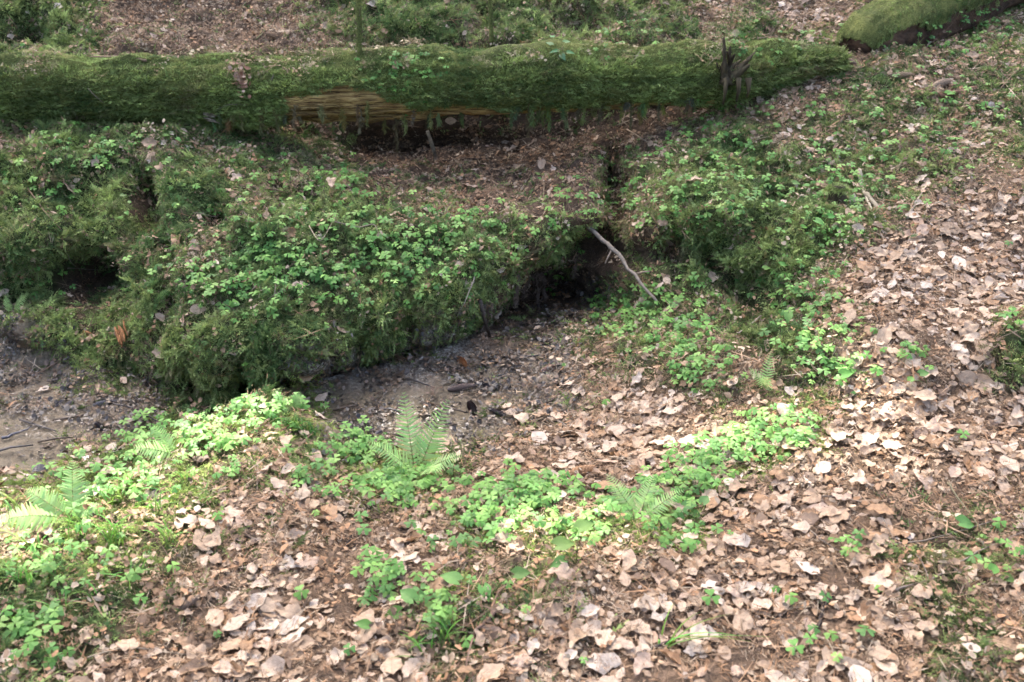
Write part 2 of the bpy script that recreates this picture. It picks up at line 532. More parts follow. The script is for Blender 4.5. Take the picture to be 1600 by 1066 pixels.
def grid_normals(P):
    a = np.gradient(P, axis=0)
    b = np.gradient(P, axis=1)
    n = np.cross(b, a)
    n /= np.maximum(np.linalg.norm(n, axis=2, keepdims=True), 1e-9)
    return n
TN = grid_normals(T)
lump = layout('lump', TU, TV)
T = T + TN * (lump * (0.060 * fbm(T * 5.5, 3) + 0.045 * fbm(T * 16 + 9, 3)))[..., None]
bil = np.abs(vnoise(T * 6.5 + 2 + 0.6 * fbm(T * 9, 2)[..., None])) ** .6 - .45
bil2 = np.abs(vnoise(T * 15 + 8)) ** .6 - .45
T = T + TN * (lump ** 1.5 * (.095 * bil + .045 * bil2 + .075 * vnoise(T * 2.6 + 12)))[..., None]
CUSH = bil
T = T + TN * ((0.25 + 0.75 * lump) * 0.012 * fbm(T * 45 + 3, 2))[..., None]
T[..., 2] += 0.012 * fbm(T * 3.1 + 40, 2) * np.clip(1 - lump * 2, 0, 1)
# hollows (washed-out holes between the moss cushions) and cushions; pixel, radii in pixels, metres inward
PITS = [(760, 238, 170, 26, .15), (300, 590, 14, 40, .16), (385, 602, 11, 30, .13), (560, 540, 15, 32, .15), (640, 520, 13, 28, .15), (255, 480, 15, 42, .15), (430, 300, 18, 30, .15), (1060, 400, 20, 40, .16), (1125, 430, 24, 30, .2),
        (340, 592, 45, 36, -.09), (455, 572, 60, 30, -.08), (600, 500, 45, 40, -.07), (700, 478, 36, 40, -.07), (1100, 350, 50, 40, -.07), (115, 442, 56, 44, .55), (212, 322, 28, 48, .5), (970, 305, 27, 64, .62), (935, 392, 55, 34, .48), (862, 455, 70, 38, .40), (800, 492, 24, 26, .25), (20, 110 + 360, 22, 14, .2), (330, 400 - 60, 24, 16, .14), (255, 395, 18, 22, .16), (1185, 470, 48, 36, .24),
        (1162, 552, 42, 18, .2), (745, 35, 18, 25, .25), (590, 48, 12, 20, .2), (905, 45, 50, 16, .2), (30, 60, 40, 30, .25), (1230, 300, 30, 20, .05),
        (640, 225, 110, 20, .12), (150, 400, 20, 20, .15), (30, 215, 30, 12, .2), (420, 250, 20, 15, .1),
        (1080, 395, 120, 25, .12), (560, 235, 25, 30, .15),
        (60, 370, 60, 50, -.16), (80, 260, 70, 30, -.12), (540, 290, 35, 35, -.10), (640, 45, 50, 30, -.22), (700, 20, 40, 30, -.15), (1000, 40, 50, 25, -.15),
        (1170, 40, 40, 30, -.15), (340, 540, 70, 60, -.06), (470, 540, 80, 40, -.05), (1090, 320, 90, 50, -.10), (70, 500, 50, 40, -.12), (170, 540, 40, 40, -.05),
        (380, 660, 80, 25, -.03), (1010, 520, 60, 40, -.04), (1190, 360, 60, 40, -.06), (1100, 600, 50, 30, -.05), (1590, 530, 40, 60, -.05)]
for (u, v, ru, rv, d) in PITS:
    w = np.exp(-(((TU - u) / ru) ** 2 + ((TV - v) / rv) ** 2) ** 1.3)
    T[..., 1] += w * d
    T[..., 2] -= w * d * 0.25
TN = grid_normals(T)
TU, TV, TD = project(T)
NR, NC = T.shape[:2]
idx = np.arange(NR * NC).reshape(NR, NC)
quads = np.stack([idx[:-1, :-1], idx[:-1, 1:], idx[1:, 1:], idx[1:, :-1]], -1).reshape(-1, 4)
gm = bpy.data.meshes.new("forest_ground")
gm.vertices.add(NR * NC)
gm.vertices.foreach_set("co", T.reshape(-1).astype(np.float32))
gm.loops.add(quads.size)
gm.loops.foreach_set("vertex_index", quads.ravel().astype(np.int32))
gm.polygons.add(len(quads))
gm.polygons.foreach_set("loop_start", np.arange(0, quads.size, 4, dtype=np.int32))
gm.polygons.foreach_set("loop_total", np.full(len(quads), 4, np.int32))
gm.polygons.foreach_set("use_smooth", np.ones(len(quads), bool))
wob_u = TU + 28 * fbm(T * 9 + 31, 3)
wob_v = TV + 22 * fbm(T * 9 + 77, 3)
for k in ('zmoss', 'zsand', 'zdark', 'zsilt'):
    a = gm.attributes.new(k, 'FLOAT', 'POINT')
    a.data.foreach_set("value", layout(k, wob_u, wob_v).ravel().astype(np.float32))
gm.materials.append(M['ground'])
gm.update(calc_edges=True)
gm.validate()
ground = link(bpy.data.objects.new("forest_ground", gm))
tag(ground, "sloping forest floor of soil, moss banks and a sandy stream bed", "ground", kind="structure")
BVH = BVHTree.FromPolygons([tuple(p) for p in T.reshape(-1, 3)], [tuple(q) for q in quads.tolist()])

# ------------------------------------------------------------------ the fallen logs
def log_surface(axis_pts, radii, ns, nt_, seed, groove=0.0, lumps=0.0):
    A = catmull(np.array(axis_pts), ns)
    Rr = catmull(np.array(radii, float)[:, None], ns)[:, 0]
    tang = np.gradient(A, axis=0)
    tang /= np.linalg.norm(tang, axis=1, keepdims=True)
    up = np.array([0, 0, 1.0])
    side = np.cross(tang, up); side /= np.linalg.norm(side, axis=1, keepdims=True)    # points toward the camera for an axis along +X
    u2 = np.cross(side, tang)
    th = np.linspace(0, 2 * PI, nt_, endpoint=False)
    P = A[:, None] + (side[:, None] * np.cos(th)[None, :, None] + u2[:, None] * np.sin(th)[None, :, None]) * Rr[:, None, None]
    Nn = side[:, None] * np.cos(th)[None, :, None] + u2[:, None] * np.sin(th)[None, :, None]
    s = np.cumsum(np.linalg.norm(np.gradient(A, axis=0), axis=1))
    q = np.stack(np.broadcast_arrays(s[:, None] * 1.2, np.cos(th)[None] * 3.5 + seed, np.sin(th)[None] * 3.5), -1)
    q2 = np.stack(np.broadcast_arrays(s[:, None] * 0.8, np.cos(th)[None] * 14 + seed, np.sin(th)[None] * 14), -1)
    P = P + Nn * (groove * fbm(q2, 3) + lumps * fbm(P * 4.5 + seed, 3))[..., None]
    return P, Nn, th
def closed_mesh(name, P, mat, parent=None):
    n, k = P.shape[:2]
    V = list(P.reshape(-1, 3))
    Fc = [(i * k + j, i * k + (j + 1) % k, (i + 1) * k + (j + 1) % k, (i + 1) * k + j) for i in range(n - 1) for j in range(k)]
    Fc.append(tuple(range(k))[::-1])
    Fc.append(tuple(range((n - 1) * k, n * k)))
    return mesh_obj(name, V, Fc, mat, parent)

LOG_AX = [at_y(-520, 146, 4.82), at_y(-150, 145, 4.86), at_y(0, 143, 4.88), at_y(200, 139, 4.90), at_y(380, 147, 4.92), at_y(600, 135, 4.97), at_y(760, 132, 4.98), at_y(900, 123, 5.0), at_y(1040, 121, 5.02), at_y(1150, 113, 5.03), at_y(1240, 97, 5.1), at_y(1310, 92, 5.18)]
LOG_R = [.132, .128, .122, .136, .162, .150, .136, .150, .124, .108, .068, .04]
LP, LN, LTH = log_surface(LOG_AX, LOG_R, 22, 72, 3.0, groove=.026, lumps=.065)
log1 = empty("fallen_log", tuple(LOG_AX[5] - np.array([0, 0, .18])))
tag(log1, "long moss-covered rotten log lying across the top of the bank", "log")
def rel(o, root):
    """children keep world coordinates in their meshes: cancel the parent's offset"""
    o.parent = root
    o.matrix_parent_inverse = root.matrix_basis.inverted()
    return link(o)
rel(closed_mesh("log_wood", LP, M['log_wood']), log1)

LOG2_AX = [at_y(1335, 86, 5.36), at_y(1352, 66, 5.45), at_y(1425, 33, 5.72), at_y(1520, -12, 6.1), at_y(1640, -75, 6.6), at_y(1800, -160, 7.3)]
LOG2_R = [.085, .135, .17, .19, .20, .20]
L2P, L2N, L2TH = log_surface(LOG2_AX, LOG2_R, 22, 36, 8.0, groove=.022, lumps=.022)
log2 = empty("sloping_log", tuple(LOG2_AX[1] - np.array([0, 0, .13])))
tag(log2, "thick moss-green trunk sloping down from the top right corner", "log")
rel(closed_mesh("trunk_wood", L2P, M['log2_wood']), log2)
# a close skin of short moss over the upper part of the second trunk
def moss_skin_mesh(name, P, Nn, keep, off, mat):
    n, k = P.shape[:2]
    Q = P + Nn * off[..., None]
    V, ids, Fc = [], {}, []
    for i in range(n - 1):
        for j in range(k):
            j2 = (j + 1) % k
            if keep[i, j] and keep[i, j2] and keep[i + 1, j] and keep[i + 1, j2]:
                f = []
                for (a, b) in ((i, j), (i, j2), (i + 1, j2), (i + 1, j)):
                    if (a, b) not in ids:
                        ids[(a, b)] = len(V); V.append(Q[a, b])
                    f.append(ids[(a, b)])
                Fc.append(tuple(f))
    return mesh_obj(name, V, Fc, mat)
k2 = (np.sin(L2TH)[None, :] + 0.6 * fbm(L2P * 5 + 5, 3)) > -0.02
rel(moss_skin_mesh("moss_skin", L2P, L2N, k2, 0.006 + 0.012 * np.clip(fbm(L2P * 20, 3) + .4, 0, 1), M['moss_skin']), log2)
LPU, LPV, _ = project(LP)
# how far down the front of the long log the moss hangs: bare wood between the two columns
bare_lo = np.interp(LPU[:, 0], [0, 300, 405, 440, 575, 610, 700, 800, 1000, 1120, 1180], [-2, -2, -2, .05, .12, -.36, -.48, -.62, -.74, -.8, -2])
mossy = (np.sin(LTH)[None, :] + 0.34 * fbm(LP * 7 + 5, 3)) > bare_lo[:, None]
rel(moss_skin_mesh("moss_skin", LP, LN, mossy, 0.008 + 0.016 * np.clip(fbm(LP * 16, 3) + .4, 0, 1), M['moss_skin']), log1)

def bvh_of(P):
    n, k = P.shape[:2]
    return BVHTree.FromPolygons([tuple(p) for p in P.reshape(-1, 3)], [(i * k + j, i * k + (j + 1) % k, (i + 1) * k + (j + 1) % k, (i + 1) * k + j) for i in range(n - 1) for j in range(k)])
BVL, BVL2 = bvh_of(LP), bvh_of(L2P)
CAMP = Vector((0, 0, CAMZ))
def hit(u, v, logs=True):
    """first surface seen through a photograph pixel: world point and normal"""
    d = Vector(ray(u, v)).normalized()
    best = None
    for b in ((BVH, BVL, BVL2) if logs else (BVH,)):
        h = b.ray_cast(CAMP, d)
        if h[0] is not None and (best is None or h[3] < best[3]):
            best = h
    n = best[1]
    if n.dot(d) > 0: n = -n
    return np.array(best[0]), np.array(n)
def drop(x, y, z=3.0):
    h = BVH.ray_cast(Vector((x, y, z)), Vector((0, 0, -1)))
    return h[0].z if h[0] is not None else 0.0

# shallow water over the sand bed
wv = []
for (u, v) in [(-500, 640), (-150, 622), (0, 606), (150, 600), (300, 600), (450, 596), (600, 575), (720, 545), (800, 560), (860, 600), (850, 650), (760, 700), (600, 720), (480, 720), (300, 735), (150, 735), (0, 775), (-150, 800), (-500, 850)]:
    wv.append(at_z(u, v, -0.2300))
wo_ = mesh_obj("stream_water", wv, [tuple(range(len(wv)))], M['water'], smooth=False)
link(wo_); tag(wo_, "thin clear water film over the sandy stream bed", "stream", kind="structure")

# ------------------------------------------------------------------ instanced masses (moss, litter): points with rotation, size, kind and tint
def instancer(name, pts, eul, scl, tint, kind_idx, protos, parent=None):
    me = bpy.data.meshes.new(name)
    n = len(pts)
    me.vertices.add(n)
    me.vertices.foreach_set("co", np.asarray(pts, np.float32).ravel())
    for nm, ty, key, arr in (("rot", 'FLOAT_VECTOR', "vector", eul), ("scl", 'FLOAT', "value", scl), ("tint", 'FLOAT_VECTOR', "vector", tint), ("pick", 'INT', "value", kind_idx)):
        a = me.attributes.new(nm, ty, 'POINT')
        a.data.foreach_set(key, np.ascontiguousarray(arr, np.int32 if ty == 'INT' else np.float32).ravel())
    o = bpy.data.objects.new(name, me)
    ng = bpy.data.node_groups.new(name + "_scatter", 'GeometryNodeTree')
    ng.interface.new_socket("Geometry", in_out='INPUT', socket_type='NodeSocketGeometry')
    ng.interface.new_socket("Geometry", in_out='OUTPUT', socket_type='NodeSocketGeometry')
    gi = ng.nodes.new("NodeGroupInput"); go = ng.nodes.new("NodeGroupOutput")
    ip = ng.nodes.new("GeometryNodeInstanceOnPoints")
    jn = ng.nodes.new("GeometryNodeJoinGeometry")
    for p in protos:
        oi = ng.nodes.new("GeometryNodeObjectInfo")
        oi.inputs['Object'].default_value = p
        oi.inputs['As Instance'].default_value = True
        ng.links.new(oi.outputs['Geometry'], jn.inputs[0])
    def na(nm, ty):
        a = ng.nodes.new("GeometryNodeInputNamedAttribute")
        a.data_type = ty
        a.inputs[0].default_value = nm
        return a.outputs[0]
    er = ng.nodes.new("FunctionNodeEulerToRotation")
    ng.links.new(na("rot", 'FLOAT_VECTOR'), er.inputs[0])
    ng.links.new(gi.outputs[0], ip.inputs['Points'])
    ng.links.new(jn.outputs[0], ip.inputs['Instance'])
    ip.inputs['Pick Instance'].default_value = True
    ng.links.new(na("pick", 'INT'), ip.inputs['Instance Index'])
    ng.links.new(er.outputs[0], ip.inputs['Rotation'])
    ng.links.new(na("scl", 'FLOAT'), ip.inputs['Scale'])
    ng.links.new(ip.outputs[0], go.inputs[0])
    md = o.modifiers.new("scatter", 'NODES')
    md.node_group = ng
    if parent is not None:
        rel(o, parent)
    else:
        link(o)
    o["kind"] = "stuff"
    return o

# --- moss shoots
def moss_tuft(seed, n, rad, length, spread, droop=0.0, leafy=4, wide=.42):
    rs = np.random.default_rng(seed)
    V, Fc = [], []
    for s in range(n):
        a = rs.uniform(0, 2 * PI)
        r0 = rad * math.sqrt(rs.random())
        p = np.array([r0 * math.cos(a), r0 * math.sin(a), -0.008])
        out = np.array([math.cos(a + rs.normal(0, .5)), math.sin(a + rs.normal(0, .5)), 0])
        tilt = spread * (.25 + .9 * r0 / rad) * rs.uniform(.7, 1.2)
        d = out * math.sin(tilt) + np.array([0, 0, math.cos(tilt)])
        L = length * rs.uniform(.55, 1.2)
        sd = np.cross(d, np.array([rs.normal(), rs.normal(), rs.normal()])); sd /= max(np.linalg.norm(sd), 1e-6)
        prev = None
        for i in range(leafy + 1):
            t = i / leafy
            q = p + d * L * t + out * L * .35 * t * t + np.array([0, 0, -droop * L * t * t])
            if prev is not None:
                seg = q - prev
                w = L * wide * (1.1 - t) * rs.uniform(.8, 1.15)
                nz = np.cross(seg, sd); nz /= max(np.linalg.norm(nz), 1e-9)
                b = len(V)                                  # a pair of little leaves spreading from the stem
                V += [prev, prev + seg * 1.1 + sd * w - nz * w * .2, q + sd * w * .10,
                      prev + seg * 1.1 - sd * w - nz * w * .2, q - sd * w * .10]
                Fc += [(b, b + 2, b + 1), (b, b + 3, b + 4), (b, b + 4, b + 2)]
            prev = q
    return mesh_obj("moss_tuft", V, Fc, M['moss'], smooth=False)
MOSS = [moss_tuft(20 + i, 20, .024, .0215, .95, .1, 3, .5) for i in range(3)] + [moss_tuft(30 + i, 24, .024, .016, 1.15, .2, 3, .55) for i in range(3)] + [moss_tuft(40, 14, .020, .034, .9, .45, 5, .36), moss_tuft(41, 14, .018, .032, 1.1, .6, 5, .36)]

# sampling the ground sheet
QC = (T[:-1, :-1] + T[1:, 1:] + T[:-1, 1:] + T[1:, :-1]).reshape(-1, 3) / 4
_e1 = (T[1:, 1:] - T[:-1, :-1]); _e2 = (T[:-1, 1:] - T[1:, :-1])
_cr = np.cross(_e1, _e2).reshape(-1, 3)
QA = np.linalg.norm(_cr, axis=1) / 2
QN = TN[:-1, :-1].reshape(-1, 3)
QU, QV, QD = project(QC)
WOBU = QU + 34 * fbm(QC * 8 + 31, 3)
WOBV = QV + 26 * fbm(QC * 8 + 77, 3)
INVIEW = ((QU > -260) & (QU < 1860) & (QV > -140) & (QV < 1330) & (QD > .5)).astype(float)
_p00, _p01, _p10, _p11 = T[:-1, :-1].reshape(-1, 3), T[:-1, 1:].reshape(-1, 3), T[1:, :-1].reshape(-1, 3), T[1:, 1:].reshape(-1, 3)
def sample(dens, per_m2, rng):
    """points, normals and pixel of a random scatter with dens (0..1 per ground cell) times per_m2"""
    w = QA * dens * INVIEW
    n = int(w.sum() * per_m2)
    c = rng.choice(len(w), n, p=w / w.sum())
    s, t = rng.random(n)[:, None], rng.random(n)[:, None]
    P = (_p00[c] * (1 - s) + _p10[c] * s) * (1 - t) + (_p01[c] * (1 - s) + _p11[c] * s) * t
    return P, QN[c], c
def norm(a): return a / np.maximum(np.linalg.norm(a, axis=1, keepdims=True), 1e-9)
UP = np.array([[0, 0, 1.0]])

DM = layout('moss', WOBU, WOBV)
for (u, v, ru, rv, d) in PITS:
    if d > .13:
        DM = DM * (1 - .96 * np.exp(-(((QU - u) / (ru * .85)) ** 2 + ((QV - v) / (rv * .85)) ** 2) ** 2))
DM = np.clip(DM * (0.85 + 1.3 * fbm(QC * 8 + 4, 3)) , 0, 1) * (DM > .03)
P, N_, c = sample(DM, 3700, RNG)
n = len(P)
Nn = norm(N_ * .9 + UP * .25 + RNG.normal(0, .28, (n, 3)))
# colour of moss varies in patches: deep green, olive, yellow-green, a few brown
pt = fbm(P * 4 + 50, 3) + RNG.normal(0, .3, n)
pt2 = fbm(P * 11 + 90, 2) + RNG.normal(0, .25, n)
deep, olive, bright, brown = np.array([.098, .170, .055]), np.array([.205, .255, .088]), np.array([.275, .365, .118]), np.array([.25, .19, .11])
def blend(a, b, t): return a[None] * (1 - t[:, None]) + b[None] * t[:, None]
def moss_tint(pt, pt2, shift=0.0):
    t = np.clip(pt * 1.1 + .42 + shift, 0, 1)
    c = np.where((t < .5)[:, None], blend(deep, olive, t * 2), blend(olive, bright, t * 2 - 1))
    b = np.clip(pt2 * 1.4 - .45, 0, .8)[:, None]
    return (c * (1 - b) + brown * b) * RNG.uniform(.55, 1.5, (len(pt), 1))
moss = instancer("moss", P + N_ * .002, eulers(frames(Nn, RNG.uniform(0, 2 * PI, n))), RNG.uniform(.6, 1.45, n), moss_tint(pt, pt2), np.where(RNG.random(n) < .10, RNG.integers(6, 8, n), RNG.integers(0, 6, n)), MOSS)
tag(moss, "feathery green moss carpeting the bank and slope", "moss")
DG = layout('gmoss', WOBU, WOBV)
DG = np.clip(DG * (0.8 + 1.3 * fbm(QC * 7 + 14, 3)), 0, 1) * (DG > .05)
P, N_, c = sample(DG, 3600, RNG)
n = len(P)
Nn = norm(N_ * .9 + UP * .3 + RNG.normal(0, .3, (n, 3)))
tn = moss_tint(fbm(P * 5 + 70, 3) + RNG.normal(0, .25, n), fbm(P * 11 + 90, 2) + RNG.normal(0, .25, n), .38) * np.array([1.15, 1.15, 1.0])
gmoss = instancer("bright_moss", P + N_ * .002, eulers(frames(Nn, RNG.uniform(0, 2 * PI, n))), RNG.uniform(.55, 1.2, n), tn, RNG.integers(0, 6, n), MOSS)
tag(gmoss, "short bright yellow-green moss on the near side of the stream", "moss")

# moss on the two logs: children of the logs
def log_scatter(Pg, Ng, keep, per, sc, root, name, shift, hang):
    n0, k0 = Pg.shape[:2]
    a = np.linalg.norm(np.cross(np.roll(Pg, -1, 1)[:-1] - Pg[:-1], Pg[1:] - Pg[:-1]), axis=2)
    w = (a * keep[:-1]).ravel()
    n = int(w.sum() * per)
    c = RNG.choice(len(w), n, p=w / w.sum())
    i, j = c // k0, c % k0
    s, t = RNG.random(n)[:, None], RNG.random(n)[:, None]
    j2 = (j + 1) % k0
    P = (Pg[i, j] * (1 - s) + Pg[i + 1, j] * s) * (1 - t) + (Pg[i, j2] * (1 - s) + Pg[i + 1, j2] * s) * t
    Nq = Ng[i, j]
    down = np.clip(1 - Nq[:, 2:3], 0, 1)
    Nn = norm(Nq + RNG.normal(0, .25, (n, 3)) - UP * hang * down)
    kinds = np.where(RNG.random(n) < .5 * down[:, 0] + .1, RNG.integers(6, 8, n), RNG.integers(0, 6, n))
    o = instancer(name, P + Nq * .012, eulers(frames(Nn, RNG.uniform(0, 2 * PI, n))), RNG.uniform(.6, 1.2, n) * sc * (.5 + .6 * down[:, 0]), moss_tint(fbm(P * 5 + 20, 3) + RNG.normal(0, .22, n), fbm(P * 11 + 90, 2) + RNG.normal(0, .2, n), shift), kinds, MOSS, root)
    return o
log_scatter(LP, LN, mossy, 5600, .95, log1, "moss_cover", .30, 1.3)
log_scatter(L2P, L2N, k2, 6500, .36, log2, "moss_cover", .05, .3)

# --- spruce needles and crumbs
def needle_patch(seed, n, r, L, w, flat=.25):
    rs = np.random.default_rng(seed)
    V, Fc = [], []
    for i in range(n):
        p = np.array([*(rs.normal(0, r * .55, 2)), rs.uniform(0, .006)])
        a = rs.uniform(0, 2 * PI)
        d = np.array([math.cos(a), math.sin(a), rs.normal(0, flat)]) * L * rs.uniform(.5, 1.2)
        s = np.array([-math.sin(a), math.cos(a), rs.normal(0, .3)]) * w * rs.uniform(.6, 1.3)
        b = len(V)
        V += [p - d * .5, p + s, p + d * .5, p - s]
        Fc += [(b, b + 1, b + 2, b + 3)]
    return mesh_obj("needle_patch", V, Fc, M['needle'], smooth=False)
def crumb_patch(seed, n, r, size, mat):
    rs = np.random.default_rng(seed)
    V, Fc = [], []
    for i in range(n):
        p = np.array([*(rs.normal(0, r * .55, 2)), rs.uniform(0, .006)])
        Rm = frame(np.array([rs.normal(0, .35), rs.normal(0, .35), 1]), rs.normal(0, 1, 3))
        k = rs.integers(4, 7)
        b = len(V)
        sz = size * rs.uniform(.4, 1.3)
        el = rs.uniform(.35, .9)
        for q in range(k):
            a = 2 * PI * q / k + rs.uniform(-.3, .3)
            V.append(p + Rm @ np.array([math.cos(a) * sz, math.sin(a) * sz * el, rs.normal(0, sz * .18)]))
        Fc.append(tuple(range(b, b + k)))
    return mesh_obj("crumb_patch", V, Fc, mat, smooth=False)
NEED = [needle_patch(50 + i, 26, .035, .018, .0009) for i in range(3)] + [crumb_patch(60 + i, 9, .035, .008, M['needle']) for i in range(3)] + [needle_patch(58, 3, .03, .07, .0013, .1), needle_patch(59, 8, .035, .035, .0012, .3), needle_patch(57, 2, .03, .11, .0018, .06)]
P, N_, c = sample(np.clip(layout('needle', WOBU, WOBV), 0, 1), 2600, RNG)
n = len(P)
base = np.array([[.27, .175, .105], [.21, .14, .085], [.34, .235, .15], [.12, .08, .052], [.38, .30, .21], [.30, .175, .095]])
tn = base[RNG.integers(0, 6, n)] * RNG.uniform(.7, 1.3, (n, 1))
lit = instancer("needle_litter", P + N_ * np.where(RNG.random(n) < .78, .004, .016)[:, None], eulers(frames(norm(N_ + RNG.normal(0, .12, (n, 3))), RNG.uniform(0, 2 * PI, n))), RNG.uniform(.7, 1.4, n), tn, RNG.integers(0, 9, n), NEED)
tag(lit, "brown spruce needles, crumbs and thin stalks strewn over the ground", "litter")
WETP = [needle_patch(70 + i, 22, .04, .022, .0013) for i in range(2)] + [crumb_patch(73 + i, 12, .045, .009, M['wet']) for i in range(3)]
for o in WETP[:2]:
    o.data.materials[0] = M['wet']
dw = np.clip(layout('wet', WOBU, WOBV), 0, 1) * np.clip(.55 + 1.6 * fbm(QC * 10 + 3, 3), 0.0, 1)
P, N_, c = sample(dw, 2600, RNG)
n = len(P)
base = np.array([[.035, .029, .025], [.06, .045, .035], [.12, .088, .06], [.026, .022, .02], [.17, .15, .125], [.14, .09, .058]])
tn = base[RNG.integers(0, 6, n)] * RNG.uniform(.7, 1.3, (n, 1))
wet = instancer("wet_debris", P + N_ * .009, eulers(frames(norm(N_ + RNG.normal(0, .1, (n, 3))), RNG.uniform(0, 2 * PI, n))), RNG.uniform(.6, 1.4, n), tn, RNG.integers(0, 5, n), WETP)
tag(wet, "dark wet needles and bark flakes washed up along the stream", "debris")

def log_litter(per, protos, name, smin, smax, cols, cut):
    top = np.broadcast_to(np.sin(LTH)[None, :] > cut, LP.shape[:2]) * np.clip(.4 + 1.5 * fbm(LP * 4 + 11, 2), 0, 1)
    a_ = np.linalg.norm(np.cross(np.roll(LP, -1, 1)[:-1] - LP[:-1], LP[1:] - LP[:-1]), axis=2)
    w = (a_ * top[:-1]).ravel()
    n = int(w.sum() * per)
    c = RNG.choice(len(w), n, p=w / w.sum())
    i, j = c // LP.shape[1], c % LP.shape[1]
    Nq = LN[i, j]
    cols = np.array(cols)
    return instancer(name, LP[i, j] + Nq * RNG.uniform(.028, .042, (n, 1)) + RNG.normal(0, .006, (n, 3)), eulers(frames(norm(Nq + RNG.normal(0, .2, (n, 3))), RNG.uniform(0, 2 * PI, n))), RNG.uniform(smin, smax, n), cols[RNG.integers(0, len(cols), n)] * RNG.uniform(.7, 1.3, (n, 1)), RNG.integers(0, len(protos), n), protos, log1)
log_litter(700, NEED, "needle_litter", .6, 1.2, [[.24, .17, .09], [.30, .23, .13], [.34, .29, .18]], .62)

# --- landmarks for telling look-alikes apart
LANDMARKS = [("the pair of upright fern fronds", 650, 670), ("the sunlit sorrel patch", 850, 830), ("the ferns by the near path", 985, 770), ("the grass tuft at the bottom", 690, 1000),
    ("the forked twig at the bottom", 740, 990), ("the long bare twig at the right edge", 1500, 880), ("the mossy stump on the slope", 1305, 300), ("the grey wood pieces on the slope", 1350, 300),
    ("the leaning branch over the cave", 970, 410), ("the dark cave under the bank", 810, 480), ("the sand patch of the stream", 570, 640), ("the grassy mound by the stream", 380, 660),
    ("the fern at the left edge", 60, 790), ("the stream bend at the left", 80, 700), ("the single fern frond on the bank", 220, 500), ("the dark hole in the bank", 115, 445),
    ("the bare yellow wood of the log", 500, 185), ("the broken branch stub", 1140, 105), ("the corner trunk", 1450, 40), ("the sorrel carpet on the bank", 580, 400),
    ("the sorrel hummock right of the cave", 1040, 520), ("the moss cushion at the right edge", 1585, 530), ("the cone on the leaf path", 905, 742), ("the cone in the lower left litter", 290, 950),
    ("the bottom left corner", 30, 1040), ("the bottom right corner", 1570, 1040), ("the pale leaf drift at lower right", 1200, 960), ("the heart-leaved sprout at lower right", 1510, 815),
    ("the brown hollow under the log", 830, 260), ("the sorrel fringe below the right slope", 1200, 690), ("the sunny strip of the right slope", 1320, 590), ("the mossy patch at lower right", 1480, 940),
    ("the leafy bank edge", 1260, 440), ("the middle of the bottom edge", 900, 1040), ("the leaf drift at lower left", 400, 1000), ("the large heart-leaved herb", 900, 865), ("the three-leaved herb", 770, 925), ("the slender grass tuft", 240, 800), ("the dense left grass tuft", 178, 848), ("the dark grass at the mound tip", 470, 670), ("the frond over the wet sand", 240, 690), ("the single-leaved seedling", 1070, 860)]
USED = set()
def where(look, u, v):
    o = sorted(LANDMARKS, key=lambda l: (l[1] - u) ** 2 + ((l[2] - v) * 1.2) ** 2)
    def relw(l):
        du, dv = u - l[1], (v - l[2])
        d = math.hypot(du, dv)
        if d < 16: return "beside"
        if abs(du) > abs(dv): s = "left of" if du < 0 else "right of"
        else: s = "above" if dv < 0 else "below"
        return ("just " if d < 45 else "") + s
    cands = [f"{look} {relw(l)} {l[0]}" for l in o[:7]]
    for a in o[:4]:
        for b in o[:7]:
            if a is not b and (a[1] - u) * (b[1] - u) + (a[2] - v) * (b[2] - v) < 0:
                cands.append(f"{look} between {a[0]} and {b[0]}")
    for c_ in cands:
        if c_ not in USED and len(c_.replace(",", " ").split()) <= 16:
            USED.add(c_)
            return c_
    return cands[0]

# ------------------------------------------------------------------ dead beech leaves
def beech_leaf(seed, L=.078, W=.046, cross=0., long_=0., fold=0., twist=0., wave=.003, cut=None):
    rs = np.random.default_rng(seed)
    cross, long_, fold, twist = cross * .7, long_ * .7, fold * .75, twist * .7
    nx, ny = 11, 6
    V, uv, Fc = [], [], []
    ph = rs.uniform(0, 6, 4)
    for i in range(nx):
        t = i / (nx - 1)
        w = W * .46 * max(math.sin(PI * min(t * .97 + .015, 1) ** .80), 0.0) ** .95 + .0004
        w *= 1 + .07 * math.sin(i * 3.1 + ph[3]) + rs.uniform(-.05, .04)
        for j in range(ny + 1):
            s = j / ny * 2 - 1
            ww = w
            if cut is not None:
                ww *= 1 - cut[0] * max(0, s * cut[1]) * (0.5 + 0.5 * math.sin(t * 9 + ph[0]))
            x = (t - .5) * L
            y = s * ww
            z = cross * (y / (W * .5)) ** 2 * .02 + long_ * (t - .5) ** 2 * .08 + fold * abs(y) + twist * (t - .5) * y
            z += abs(s) * wave * math.sin(t * 15 + ph[1] + (2.1 if s > 0 else 0)) + .0012 * math.sin((t - .25 * abs(s)) * 2 * PI * 7) * min(1, abs(s) * 2)
            z += rs.normal(0, .0006)
            V.append((x, y, z)); uv.append((t, s))
    for i in range(nx - 1):
        for j in range(ny):
            a = i * (ny + 1) + j
            Fc.append((a, a + ny + 1, a + ny + 2, a + 1))
    # stalk
    b = len(V)
    V += [(-.5 * L, .0008, 0), (-.5 * L, -.0008, 0), (-.5 * L - .012, 0, .004)]
    uv += [(0, 0)] * 3
    Fc.append((b, b + 1, b + 2))
    V = np.array(V)
    V[:, 2] -= np.percentile(V[:, 2], 15)
    return mesh_obj("beech_leaf", V, Fc, M['leaf'], uvs=uv)
